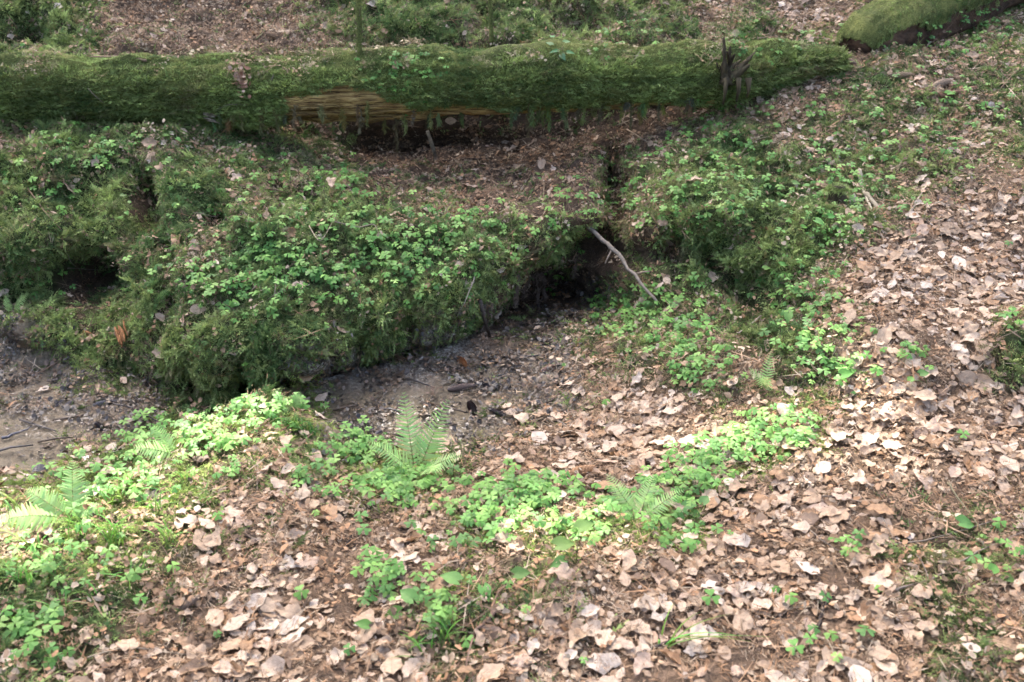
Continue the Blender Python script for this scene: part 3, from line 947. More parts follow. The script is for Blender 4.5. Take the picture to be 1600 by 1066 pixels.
LEAFK = [("flat", beech_leaf(1, .080, .052, .08, .02, wave=.0022)), ("flat", beech_leaf(2, .068, .048, -.15, -.08, wave=.003)), ("cupped", beech_leaf(3, .076, .050, .40, .08)),
         ("curled", beech_leaf(4, .082, .050, .85, -.15, wave=.004)), ("arched", beech_leaf(5, .072, .048, -.45, -.22)), ("folded", beech_leaf(6, .080, .052, .05, .0, .45)),
         ("twisted", beech_leaf(7, .084, .048, .2, .1, .05, 3.0, .004)), ("torn", beech_leaf(8, .074, .050, .15, .05, .05, 1.0, .003, (.85, 1))),
         ("crumpled", beech_leaf(9, .070, .050, .25, -.25, .1, 2.0, .007)), ("torn", beech_leaf(10, .060, .048, -.25, .1, 0, 1.5, .004, (.95, -1))),
         ("narrow rolled", beech_leaf(11, .080, .030, .9, .1, .3, 1., .003))]
LCOL = [("pale buff", (.47, .37, .275)), ("silvery tan", (.52, .435, .35)), ("tan", (.41, .305, .21)), ("light brown", (.345, .245, .16)), ("rusty brown", (.30, .185, .10)), ("dark brown", (.18, .12, .082)), ("pinkish tan", (.46, .34, .25))]
LW = np.array([.26, .19, .2, .13, .08, .03, .11]); LW /= LW.sum()
DL = np.clip(layout('leaf', WOBU, WOBV), 0, 1)
DL = DL * np.clip(.68 + 1.35 * fbm(QC * 5 + 60, 3), .07, 1.25)
P, N_, c = sample(DL, 900, RNG)
P2, N2, c2 = sample(DL, 1300, RNG)                             # broken bits between the whole leaves
n1 = len(P)
P, N_ = np.concatenate([P, P2]), np.concatenate([N_, N2])
n = len(P)
bit = np.arange(n) >= n1
lay_h = np.where(bit, RNG.random(n) * .6, RNG.random(n))
Nn = norm(N_ + RNG.normal(0, .10, (n, 3)) * np.array([1, 1, .3]))
yaw = RNG.uniform(0, 2 * PI, n)
Rm = frames(Nn, yaw)
scl = RNG.uniform(.5, 1.05, n) * np.where(RNG.random(n) < .3, .62, 1.0)
scl = np.where(bit, RNG.uniform(.15, .5, n), scl)
kk = np.where(bit, RNG.choice([7, 8, 9, 6], n), 0) + ~bit * RNG.choice(11, n, p=np.array([.13, .13, .12, .1, .1, .07, .08, .09, .09, .06, .03]))
ck = RNG.choice(7, n, p=LW)
tn = np.array([q[1] for q in LCOL])[ck] * RNG.uniform(.9, 1.15, (n, 1))
tn = np.where((lay_h < .35)[:, None], tn * np.array([.86, .80, .74]), tn)      # the lower, older layer has rotted darker
P = P + N_ * (.003 + .014 * lay_h)[:, None]
U_, V_, D_ = project(P)
score = np.where((U_ > 10) & (U_ < 1590) & (V_ > 10) & (V_ < 1050) & (lay_h > .6), scl * np.abs(Rm[:, 1, 2] * 0 + 1) / D_, 0)
vis = np.zeros(n, bool)
order = np.argsort(-score)
chosen = []
taken = {}
for i in order:
    if score[i] <= 0 or len(chosen) >= 285: break
    cell = (int(U_[i] // 44), int(V_[i] // 36))
    if taken.get(cell, 0) >= 1: continue
    d = Vector(P[i]) - CAMP
    h = BVH.ray_cast(CAMP, d.normalized())
    if h[0] is not None and h[3] < d.length - .03: continue
    taken[cell] = 1
    chosen.append(i)
for i in chosen: vis[i] = True
r_ = ~vis
leafmass = instancer("leaf_litter", P[r_], eulers(Rm[r_]), scl[r_], tn[r_], kk[r_], [l[1] for l in LEAFK])
tag(leafmass, "thick layer of dead beech leaves covering path and slope", "leaf litter")
for i in chosen:
    o = bpy.data.objects.new("beech_leaf", LEAFK[kk[i]][1].data)
    o.matrix_world = mat4(Rm[i], P[i] + Nn[i] * .004, scl[i])
    o["tint"] = [float(x) for x in tn[i]]
    nm = LCOL[ck[i]][0]
    size = "small " if scl[i] < .62 else ("large " if scl[i] > 1.0 else "")
    link(o)
    tag(o, where(f"{size}{nm} {LEAFK[kk[i]][0]} beech leaf", U_[i], V_[i]), "leaf", "fallen beech leaves on the ground")

# ------------------------------------------------------------------ wood sorrel
def leaflet_mesh(name="leaflet"):
    # inverted heart, folded along its midrib, lying along +X from the stalk
    prof = [(0, 0), (.35, .30), (.70, .58), (.93, .62), (1.05, .42), (1.02, .18), (.88, 0)]
    V, uv, Fc = [], [], []
    mid = [(0, 0), (.30, 0), (.60, 0), (.88, 0)]
    for s in (1, -1):
        b = len(V)
        for (x, y) in prof:
            V.append((x, y * s, -.16 * y - .10 * x * x)); uv.append((x * .5, y * s))
        Fc += [(b, b + 1, b + 2, b + 6) if s > 0 else (b + 6, b + 2, b + 1, b), (b + 2, b + 3, b + 4, b + 5) if s > 0 else (b + 5, b + 4, b + 3, b + 2), (b + 2, b + 5, b + 6) if s > 0 else (b + 6, b + 5, b + 2)]
    V = [(x * .0195, y * .0195, z * .0195) for x, y, z in V]
    return mesh_obj(name, V, Fc, M['sorrel'], uvs=uv)
LEAFLET = leaflet_mesh()
sv, sf = tube([(0, 0, -.055), (.003, .002, -.025), (0, 0, 0)], [.0008, .0007, .0006], 4, cap=False)
SSTEM = mesh_obj("stem", sv, sf, M['stalk'])
def sorrel_joined(seed, droop):
    rs = np.random.default_rng(seed)
    parts, uvs = [], []
    lv = np.array([v.co for v in LEAFLET.data.vertices]); lf = [tuple(p.vertices) for p in LEAFLET.data.polygons]
    for k in range(3):
        a = k * 2 * PI / 3 + rs.uniform(-.12, .12)
        R1 = np.array(Matrix.Rotation(a, 3, 'Z') @ Matrix.Rotation(droop + rs.uniform(-.15, .15), 3, 'Y'))
        parts.append(([R1 @ p for p in lv], lf))
        uvs += [(x / .039, y / .0195) for x, y, z in lv]
    parts.append((sv, sf)); uvs += [(0.25, .5)] * len(sv)
    V, Fc = merge(parts)
    return mesh_obj("wood_sorrel", V, Fc, M['sorrel'], uvs=uvs)
SOR = [sorrel_joined(80 + i, d) for i, d in enumerate((.05, .2, .4, .0, .3))]
ZONES = [(600, 365, 210, 45, 130), (480, 425, 140, 40, 130), (700, 400, 110, 45, 80), (350, 440, 110, 60, 75), (530, 290, 50, 32, 40), (640, 130, 60, 38, 60), (140, 235, 80, 35, 45), (60, 300, 55, 40, 24),
    (1080, 255, 110, 55, 90), (1060, 330, 95, 45, 60), (930, 310, 60, 30, 30), (1040, 495, 85, 55, 150), (1090, 570, 55, 45, 70), (950, 500, 38, 38, 30), (1290, 320, 75, 75, 80), (1250, 470, 60, 90, 80),
    (1300, 560, 60, 55, 55), (1200, 690, 62, 36, 100), (1090, 740, 55, 36, 50), (780, 795, 90, 45, 130), (850, 780, 50, 30, 40), (620, 768, 62, 30, 95), (560, 710, 50, 24, 60), (400, 650, 90, 22, 70),
    (250, 690, 70, 30, 50), (150, 760, 100, 45, 45), (60, 1000, 55, 48, 32), (110, 900, 90, 50, 20), (1540, 40, 55, 30, 40), (1450, 70, 100, 25, 26), (1420, 565, 38, 18, 14), (1330, 865, 30, 20, 9),
    (600, 915, 46, 36, 30), (680, 955, 38, 30, 25), (1200, 70, 100, 40, 26), (980, 60, 60, 40, 18), (1120, 165, 45, 22, 30), (1480, 190, 110, 75, 60), (1380, 270, 100, 55, 50), (1590, 500, 18, 18, 8),
    (1260, 200, 120, 60, 40), (700, 820, 120, 60, 30), (1550, 890, 30, 60, 8), (1060, 830, 60, 40, 24), (1310, 990, 120, 60, 9), (420, 330, 100, 70, 40), (300, 300, 120, 60, 24), (60, 440, 40, 40, 12), (860, 440, 40, 20, 8),
    (500, 760, 60, 40, 24), (360, 720, 60, 40, 18), (880, 350, 60, 40, 20), (760, 345, 50, 16, 18), (430, 470, 150, 40, 50), (620, 445, 120, 40, 55), (1120, 300, 100, 60, 50), (960, 805, 60, 25, 40), (1140, 715, 50, 22, 45), (1050, 775, 50, 25, 36), (200, 745, 80, 40, 30), (60, 880, 60, 60, 14), (330, 690, 60, 25, 40), (900, 840, 50, 20, 25)]
SUV = []
for (u, v, ru, rv, k) in ZONES:
    k = int(k * 1.15)
    a = RNG.uniform(0, 2 * PI, k); r = np.sqrt(RNG.random(k)) * (1 + .25 * RNG.normal(0, 1, k))
    SUV += list(zip(u + ru * r * np.cos(a), v + rv * r * np.sin(a)))
SUV += list(zip(RNG.uniform(0, 1600, 50), RNG.uniform(20, 1060, 50)))
SP_, SN_ = [], []
for (u, v) in SUV:
    if not (-60 < u < 1660 and -20 < v < 1090): continue
    p, nn = hit(u, v)
    SP_.append(p); SN_.append(nn)
SP_, SN_ = np.array(SP_), np.array(SN_)
n = len(SP_)
hs = RNG.uniform(.022, .052, n)
SC_ = RNG.uniform(.42, 1.08, n)
Nn = norm(SN_ * .35 + UP * 1.0 + np.array([[0, -.25, 0]]) + RNG.normal(0, .2, (n, 3)))
SPt = SP_ + SN_ * .006 + UP * hs[:, None] * .6 + SN_ * hs[:, None] * .35
SR = frames(Nn, RNG.uniform(0, 2 * PI, n))
scol = np.array([[.14, .32, .07], [.19, .38, .085], [.11, .26, .065], [.25, .43, .11]])
sci = RNG.choice(4, n, p=[.4, .3, .2, .1])
st = scol[sci] * RNG.uniform(.8, 1.2, (n, 1))
SU_, SV_, SD_ = project(SPt)
ok = (SU_ > 8) & (SU_ < 1592) & (SV_ > 8) & (SV_ < 1056)
order = np.argsort(np.where(ok, -SC_ / SD_, 0))[:290]
mask = np.zeros(n, bool); mask[order] = True
sm = instancer("wood_sorrel_carpet", SPt[~mask], eulers(SR[~mask]), SC_[~mask], st[~mask], RNG.integers(0, 5, (~mask).sum()), SOR)
tag(sm, "small green clover-like wood sorrel spread over the mossy bank", "wood sorrel")
SNAME = ["mid green", "fresh green", "deep green", "yellow-green"]
for i in order:
    root = bpy.data.objects.new("wood_sorrel", None)
    root.empty_display_size = .02
    root.matrix_world = mat4(SR[i], SPt[i], SC_[i])
    link(root)
    size = "small " if SC_[i] < .7 else ("medium " if SC_[i] < .82 else "large " if SC_[i] < .94 else "broad ")
    tag(root, where(f"{size}{SNAME[sci[i]]} wood sorrel", SU_[i], SV_[i]), "wood sorrel", "wood sorrel plants")
    dr = RNG.uniform(0, .4)
    t3 = [float(x) for x in st[i]]
    for k in range(3):
        o = bpy.data.objects.new("leaflet", LEAFLET.data)
        o.parent = root
        o.rotation_euler = (0, dr + RNG.uniform(-.15, .15), k * 2 * PI / 3 + RNG.uniform(-.12, .12))
        o["tint"] = t3
        link(o)
    o = bpy.data.objects.new("stem", SSTEM.data)
    o.parent = root
    o["tint"] = [.25, .2, .08]
    link(o)

# ------------------------------------------------------------------ ferns
def pinna_mesh(teeth=7):
    V, uv, Fc = [(0, 0, 0)], [(0, 0)], []
    n = teeth
    mid, top, bot = [], [], []
    for i in range(n + 1):
        t = i / n
        w = .112 * (1 - t) ** .75 * (1 if i else .8)
        mid.append(len(V)); V.append((t, 0, .02 * math.sin(t * 3))); uv.append((t, 0))
        if i < n:
            top.append(len(V)); V.append((t + .075, w, -.03 * t)); uv.append((t, 1))
            bot.append(len(V)); V.append((t + .075, -w, -.03 * t)); uv.append((t, -1))
    for i in range(n):
        Fc += [(mid[i], mid[i + 1], top[i]), (mid[i + 1], mid[i], bot[i])]
        if i + 1 < n:
            Fc += [(mid[i + 1], ((top[i + 1])), top[i]), (mid[i + 1], bot[i], bot[i + 1])]
    return mesh_obj("pinna", V, Fc, M['fern'], uvs=uv)
PINNA = pinna_mesh()
PV = np.array([v.co for v in PINNA.data.vertices]); PF = [tuple(p.vertices) for p in PINNA.data.polygons]
def frond(root, base, tip, side_len, arch, face, tint, pairs=17, split=True, bare=.12):
    """one fern frond from base to tip; face: direction the upper side looks"""
    base, tip = np.asarray(base, float), np.asarray(tip, float)
    L = np.linalg.norm(tip - base)
    face = np.asarray(face, float); face /= np.linalg.norm(face)
    ctl = (base + tip) / 2 + face * arch * L
    C = lambda t: base * (1 - t) ** 2 + 2 * ctl * t * (1 - t) + tip * t * t
    pts = [C(t) for t in np.linspace(0, 1, 9)]
    V, Fc = tube(pts, np.linspace(.0022, .0005, 9) * max(.5, L / .3), 5)
    loc = np.array(root.location)
    items = []
    for i in range(pairs):
        t = bare + (1 - bare) * (i + .5) / pairs
        p = C(t)
        tg = C(min(t + .02, 1)) - C(t - .02); tg /= np.linalg.norm(tg)
        sd = np.cross(face, tg); sd /= np.linalg.norm(sd)
        up = np.cross(tg, sd)
        prof = (min(1, .55 + (t - bare) * 2.2) * (1 - t) ** .62 + .03) * 1.08
        for s in (1, -1):
            x = sd * s * .93 + tg * .38 - up * .10 + RNG.normal(0, .05, 3)
            Rr = frame(up + sd * s * .15 + RNG.normal(0, .08, 3), x)
            items.append((Rr, p, side_len * prof * RNG.uniform(.92, 1.06)))
    if split:
        st_ = mesh_obj("frond", [np.asarray(v) - loc for v in V], Fc, M['fern'], root)
        st_["tint"] = [.20, .28, .09]
        link(st_)
        for (Rr, p, s) in items:
            o = bpy.data.objects.new("pinna", PINNA.data)
            o.parent = st_
            o.matrix_local = mat4(Rr, p - loc, s)
            o["tint"] = [float(x * RNG.uniform(.9, 1.1)) for x in tint]
            link(o)
    else:
        parts = [(V, Fc)] + [([p + Rr @ (q * s) for q in PV], PF) for (Rr, p, s) in items]
        V, Fc = merge(parts)
        o = mesh_obj("frond", [np.asarray(v) - loc for v in V], Fc, M['fern'], root)
        o["tint"] = [float(x) for x in tint]
        link(o)
FG, FB = (.36, .56, .20), (.18, .34, .09)
def fern(base_uv, label, fronds, split=True, tint=FG):
    p, nn = hit(*base_uv)
    root = empty("fern", tuple(p))
    tag(root, label, "fern", "ferns on the forest floor")
    for f in fronds:
        (tu, tv, dY, w) = f[:4]
        arch = f[4] if len(f) > 4 else .10
        fc = f[5] if len(f) > 5 else (0, -.75, .6)
        b = p + np.array([RNG.uniform(-.01, .01), RNG.uniform(-.01, .01), 0])
        if len(f) > 6: b, _ = hit(*f[6])
        tip = at_y(tu, tv, p[1] + dY)
        L = np.linalg.norm(tip - b)
        frond(root, b, tip, w, arch, fc, np.array(tint) * RNG.uniform(.88, 1.12), pairs=19 if split else 13, split=split)
    return root
fern((655, 745), "fern with two tall upright pale green fronds beside the stream", [
    (630, 612, .10, .064, .05), (700, 624, .05, .066, .05), (572, 690, -.02, .050, .20, (0, -.4, .9)), (722, 712, -.03, .046, .22, (0, -.4, .9)), (600, 705, -.10, .042, .2, (0, -.3, .95)), (690, 735, -.14, .05, .25, (0, -.3, .95))])
fern((108, 812), "arching fern among grass at the left edge by the stream", [
    (113, 718, .10, .055, .06), (2, 815, -.05, .06, .42, (-.1, -.6, .8)), (40, 765, .02, .05, .3, (0, -.6, .8)), (160, 790, .05, .042, .25, (0, -.5, .8))])
fern((1000, 812), "low clump of small ferns on the leafy path", [
    (948, 740, .12, .042, .1), (1022, 742, .10, .042, .1), (925, 795, -.02, .040, .22, (0, -.4, .9)), (1070, 765, .05, .038, .2, (0, -.5, .9))])
fern((202, 532), "single lacy fern frond lifting off the moss bank", [(241, 474, .03, .036, .12, (.3, -.8, .5))], False)
fern((452, 645), "pair of small fern fronds on the grassy mound", [(470, 612, .02, .034, .1), (430, 612, .02, .03, .12)], False)
fern((275, 712), "fern frond reaching from the mound over the wet sand", [(208, 700, -.06, .05, .25, (0, -.5, .9)), (240, 665, .03, .038, .15)], False)
fern((1195, 610), "small fern growing in the gully on the slope", [(1205, 548, .05, .034, .15, (0, -.6, .7)), (1170, 575, 0, .03, .2, (0, -.6, .7)), (1200, 590, -.08, .034, .25, (0, -.5, .8))], False)
fern((740, 352), "tiny fern frond at the top of the sorrel carpet", [(782, 350, -.04, .03, .2, (0, -.6, .7))], False, FB)
fern((18, 490), "small fern at the left edge in front of the hole", [(45, 458, -.03, .034, .15, (0, -.7, .6)), (10, 462, -.02, .03, .15, (0, -.7, .6))], False)
fern((240, 470), "little fern frond half hidden in bank moss", [(268, 450, -.02, .022, .15, (0, -.7, .6))], False, FB)
fern((1415, 372), "dark little fern on the leafy slope", [(1400, 356, -.02, .022, .2, (0, -.6, .7)), (1435, 368, -.04, .022, .2, (0, -.5, .8))], False, (.05, .12, .03))
fern((1175, 62), "feathery seedling fern above the branch stub", [(1150, 48, -.05, .03, .1, (0, -.7, .6)), (1118, 48, -.05, .03, .1, (0, -.7, .6))], False, FB)

# ------------------------------------------------------------------ plants with heart-shaped leaves
def heart_leaf(name="leaf"):
    V, uv, Fc = [], [], []
    nx, ny = 9, 6
    for i in range(nx):
        t = i / (nx - 1)
        w = .40 * (math.sin(PI * (t * .94 + .06) ** .58)) ** 1.15 * (1 if i < nx - 1 else 0.0)
        for j in range(ny + 1):
            s = j / ny * 2 - 1
            x = t - (.14 * abs(s) if i == 0 else 0) - .12 * abs(s) * (1 - t) ** 3
            V.append((x, s * w, .22 * abs(s) * w - .30 * t * t + .012 * math.sin(abs(s) * 14)))
            uv.append((t, s))
    for i in range(nx - 1):
        for j in range(ny):
            a = i * (ny + 1) + j
            Fc.append((a, a + ny + 1, a + ny + 2, a + 1))
    return mesh_obj(name, V, Fc, M['sorrel'], uvs=uv)
HEART = heart_leaf()
def herb(u, v, leaves, label, tint=(.12, .27, .06)):
    """leaves: (du, dv, size, yaw) tip positions in pixels around the base"""
    p, nn = hit(u, v)
    root = empty("heart_leaved_herb", tuple(p))
    tag(root, label, "herb", "heart-leaved herbs")
    for (du, dv, s, yaw) in leaves:
        q = at_y(u + du, v + dv, p[1] - .015) - p
        if q[2] < .02: q[2] = .02
        sv_, sf_ = tube([(0, 0, -.005), tuple(q * .5 + np.array([0, 0, .006])), tuple(q)], [.0013, .0011, .0009], 5)
        st_ = mesh_obj("stem", sv_, sf_, M['stalk'], root); st_["tint"] = [.16, .22, .07]; link(st_)
        o = bpy.data.objects.new("leaf", HEART.data)
        o.parent = root
        R1 = frame(np.array([RNG.normal(0, .15), -.45 + RNG.normal(0, .15), 1]), np.array([math.cos(yaw), math.sin(yaw), 0]))
        o.matrix_local = mat4(R1, q, s * .82)
        o["tint"] = [float(x * RNG.uniform(.85, 1.2)) for x in tint]
        link(o)
herb(900, 880, [(-30, -28, .065, .4), (5, -55, .06, .6), (-20, 0, .045, -2.6)], "large heart-leaved herb in the sunlit sorrel patch", (.17, .33, .09))
herb(770, 925, [(-15, -8, .05, -1.2), (35, -28, .05, .3), (-55, -18, .06, 2.7)], "three-leaved herb at the end of the forked twig")
herb(660, 960, [(-15, -25, .055, 2.4), (10, -10, .045, .4), (-35, 5, .05, 3.4)], "broad-leaved herb behind the bottom grass tuft")
herb(1520, 830, [(-20, -14, .065, .1)], "single lance-shaped leaf sprout beside the long bare twig", (.14, .30, .065))
herb(1330, 605, [(-15, -20, .055, .3), (25, -8, .05, .2)], "two-leaved herb on the sunny strip of the slope")
herb(1260, 500, [(-28, -10, .05, -1.8), (15, -25, .04, .5)], "herb hanging over the leafy bank edge")
herb(1220, 425, [(0, -12, .045, .2), (-28, 15, .045, .6)], "pale green herb on the moss above the gully")
herb(1275, 360, [(0, -16, .05, -.9), (-22, -2, .04, .3), (20, -22, .04, .2)], "herb below the mossy stump with cupped leaves")
herb(1245, 300, [(-5, -14, .045, .2), (18, -10, .04, 2.8)], "herb on dark moss just left of the mossy stump")
herb(1080, 805, [(-10, -14, .05, .3), (18, -20, .045, 1.0), (0, 5, .04, -.7)], "broad-leaved herb right of the low fern clump")
herb(1070, 860, [(0, -12, .04, .2)], "single-leaved seedling below the low fern clump")
herb(1555, 905, [(-5, -14, .045, .8), (10, 6, .04, -.5)], "two-leaved seedling in the mossy patch at the right edge")
herb(1480, 160, [(0, -14, .06, .5), (-15, -2, .05, 2.6)], "bright herb on the upper right slope near a rotten chip")
herb(875, 92, [(-14, -22, .05, 2.2), (8, -26, .05, .8), (-4, -12, .05, 3.1), (12, -10, .045, .1), (-12, -34, .04, 1.6), (2, -2, .045, -1.2)], "bluish green seedling growing on top of the long log", (.10, .24, .09))
herb(195, 345, [(-6, -40, .03, .3), (8, -28, .025, 2.2), (2, -14, .03, -1)], "thin trailing herb on the moss left of the bank slit")
herb(268, 222, [(-12, -10, .035, .3), (8, -6, .035, -.6)], "small two-leaved herb under the left half of the log")
herb(1450, 600, [(-12, -16, .045, .3), (-30, 4, .035, 1.0)], "seedling standing in the brown leaves of the right slope")
herb(585, 985, [(-10, -8, .04, 3.0)], "pale seedling leaf among leaves at bottom centre-left")

# ------------------------------------------------------------------ grass tufts
def grass_tuft(u, v, n, h, spread, label, tint=(.16, .33, .06), lean=0.0):
    p, nn = hit(u, v)
    root = empty("grass_tuft", tuple(p))
    tag(root, label, "grass", "grass tufts")
    for i in range(n):
        a = RNG.uniform(0, 2 * PI)
        b = np.array([RNG.normal(0, .012), RNG.normal(0, .012), -.004])
        d = np.array([math.cos(a) + lean, math.sin(a) * .7 - .15, 0]) * spread * RNG.uniform(.35, 1.1)
        hh = h * RNG.uniform(.55, 1.1)
        w = RNG.uniform(.0016, .0030)
        sdv = np.cross(d, (0, 0, 1.0)); sdv /= max(np.linalg.norm(sdv), 1e-6)
        V, Fc = [], []
        m_ = 7
        for k in range(m_ + 1):
            t = k / m_
            q = b + d * t ** 1.7 + np.array([0, 0, hh * (t - .45 * t ** 2.6)])
            ww = w * (1 - t ** 2) + .0002
            V += [q - sdv * ww, q + np.array([0, 0, -w * .4]), q + sdv * ww]
        for k in range(m_):
            Fc += [(3 * k, 3 * k + 1, 3 * k + 4, 3 * k + 3), (3 * k + 1, 3 * k + 2, 3 * k + 5, 3 * k + 4)]
        o = mesh_obj("blade", V, Fc, M['grass'], root)
        o["tint"] = [float(x * RNG.uniform(.75, 1.3)) for x in tint]
        link(o)
grass_tuft(690, 1010, 20, .15, .10, "bright grass tuft at the bottom beside the forked twig", lean=.3)
grass_tuft(655, 1025, 8, .11, .08, "thin grass tuft left of the bright bottom grass tuft")
grass_tuft(178, 848, 26, .14, .11, "dense grass tuft in the sunny moss at the left")
grass_tuft(130, 835, 18, .13, .10, "grass tuft right of the arching fern at the left edge")
grass_tuft(240, 800, 14, .12, .09, "slender grass tuft below the grassy mound")
grass_tuft(60, 860, 14, .14, .11, "pale grass tuft at the left edge below the fern", (.22, .36, .10))
grass_tuft(150, 930, 7, .09, .06, "sparse grass tuft in lower left moss")
grass_tuft(460, 668, 40, .075, .05, "dark bushy grass tuft on the tip of the grassy mound", (.07, .18, .03))
grass_tuft(485, 678, 30, .07, .05, "dark grass tuft hanging over the sand at the mound tip", (.07, .18, .03))
grass_tuft(430, 665, 26, .07, .05, "dark grass tuft behind the tip of the grassy mound", (.075, .19, .035))
grass_tuft(265, 705, 16, .09, .09, "bent grass tuft beside the frond over the sand", (.20, .36, .07))
grass_tuft(320, 690, 12, .08, .07, "short grass tuft in the middle of the grassy mound", (.20, .36, .08))
grass_tuft(1040, 1015, 7, .13, .12, "few arching grass blades at bottom right of centre", lean=.8)
grass_tuft(1120, 770, 9, .10, .07, "grass tuft right of the low fern clump")
grass_tuft(1525, 55, 9, .20, .13, "pale long grass blades by the corner trunk", (.20, .30, .12))
for gi, (gu, gv) in enumerate([(85, 905), (35, 915), (115, 780), (205, 770), (290, 755), (210, 905), (20, 975), (95, 955), (345, 700), (265, 845), (330, 780), (175, 790)]):
    grass_tuft(gu, gv, int(RNG.integers(8, 16)), float(RNG.uniform(.07, .12)), float(RNG.uniform(.06, .10)), where(["thin", "short", "wispy", "fresh"][gi % 4] + " green grass tuft", gu, gv), (.19, .36, .08))
grass_tuft(20, 800, 10, .12, .10, "grass tuft touching the left edge by the stream", (.24, .36, .1))

# ------------------------------------------------------------------ spruce cones
def cone_mesh(seed, L=.115, Rr=.017, open_=.5):
    rs = np.random.default_rng(seed)
    prof = lambda t: Rr * (math.sin(PI * (t * .9 + .08)) ** .55) * (1 - .25 * t)
    V, Fc = tube([((t - .5) * L, 0, 0) for t in np.linspace(0, 1, 10)], [prof(t) * .78 for t in np.linspace(0, 1, 10)], 10)
    rings = 17
    for i in range(rings):
        t = (i + .5) / rings
        r = prof(t)
        for k in range(8):
            a = 2 * PI * (k + .5 * (i % 2)) / 8 + rs.normal(0, .03)
            ra = np.array([0, math.cos(a), math.sin(a)]); ta = np.array([0, -math.sin(a), math.cos(a)])
            x0 = (t - .5) * L
            p = np.array([x0, 0, 0]) + ra * r * .70
            e = np.array([x0 + L / rings * 1.35, 0, 0]) + ra * r * (1.0 + .16 * open_)
            w = r * .42
            b = len(V)
            V += [p - ta * w * .8, p + ta * w * .8, e * 1 + ta * w * .75 - np.array([L / rings * .35, 0, 0]), e, e - ta * w * .75 - np.array([L / rings * .35, 0, 0])]
            Fc.append((b, b + 1, b + 2, b + 3, b + 4))
    return V, Fc
CV_, CF_ = cone_mesh(1)
CONE = mesh_obj("spruce_cone", CV_, CF_, M['cone'], smooth=False)
CONEW = mesh_obj("spruce_cone", CV_, CF_, M['wet'], smooth=False)
def cone(u1, v1, u2, v2, label, tint=(.23, .15, .095), wetc=False, fat=1.0):
    a, na = hit(u1, v1); b, nb = hit(u2, v2)
    d = b - a
    Lr = float(np.clip(np.linalg.norm(d), .04, .14))
    o = bpy.data.objects.new("spruce_cone", (CONEW if wetc else CONE).data)
    R1 = frame(na + nb, d)
    s = Lr / .115
    mid = (a + b) / 2 + R1[:, 2] * .012 * s
    Mx = mat4(R1, mid, s)
    o.matrix_world = Mx @ Matrix.Diagonal((1, fat, fat, 1))
    o["tint"] = [x * 1.9 for x in tint] if wetc else tint
    link(o)
    tag(o, label, "cone", "spruce cones on the ground")
cone(266, 958, 318, 940, "grey-brown spruce cone in the lower left leaf litter", (.26, .19, .14))
cone(880, 750, 928, 738, "reddish brown spruce cone on the leaf path right of the fern", (.30, .17, .085))
cone(1378, 120, 1428, 125, "long pale spruce cone on the upper right slope", (.25, .19, .13))
cone(1448, 140, 1490, 130, "spruce cone next to the rotten chip, upper right slope", (.22, .16, .11))
cone(1252, 104, 1288, 112, "spruce cone at the end of the long log", (.24, .16, .11))
cone(1300, 82, 1328, 104, "spruce cone pointing at the corner trunk's foot", (.22, .15, .11))
cone(716, 560, 729, 577, "orange-brown spruce cone lying on the dark stream mud", (.42, .20, .085), fat=1.15)
cone(733, 632, 744, 650, "dark wet stubby cone on the small sand patch", (.05, .036, .032), True, 1.2)
cone(748, 598, 766, 608, "black wet cone between the two sand patches", (.03, .026, .028), True, 1.1)
cone(700, 612, 742, 606, "long dark cone lying in the wet debris", (.07, .05, .042), True)
cone(765, 642, 790, 652, "blackish cone at the right edge of the wet sand", (.04, .034, .036), True)
cone(560, 680, 572, 690, "small black cone left of the tall fern on the sand", (.03, .026, .028), True)
cone(585, 684, 600, 672, "small dark cone tucked behind the tall fern", (.03, .026, .03), True)
cone(86, 636, 100, 628, "stubby black cone left of the cone pair in the stream debris", (.035, .03, .034), True, 1.2)
cone(100, 640, 116, 628, "stubby black cone of the close pair in the stream debris", (.03, .026, .03), True, 1.2)
cone(28, 645, 40, 636, "black wet cone at far left of the stream debris", (.035, .03, .034), True, 1.2)
cone(146, 638, 184, 628, "long blue-black cone on the wet gravel below the bank", (.035, .034, .04), True)
cone(150, 664, 164, 676, "black cone half sunk at the far sand edge", (.035, .03, .034), True, 1.2)
cone(56, 756, 68, 742, "dark cone on the sand at the stream bend", (.03, .028, .03), True, 1.3)
cone(845, 583, 874, 572, "brown cone at the mouth of the cave debris", (.14, .08, .055), True)
cone(1480, 958 - 680, 1500, 968 - 690, "short cone among leaves at the far right slope", (.25, .18, .12))
cone(415, 66, 455, 58, "brown cone on the needle slope behind the log", (.2, .13, .08))
cone(618, 562, 636, 566, "small pale brown cone on the grey silt", (.25, .16, .10))
cone(385, 832, 400, 842, "stubby cone in the leaf litter below the mound", (.2, .15, .11), fat=1.2)
cone(1020, 735 + 20, 1040, 750, "little cone under the low fern clump", (.16, .1, .07))

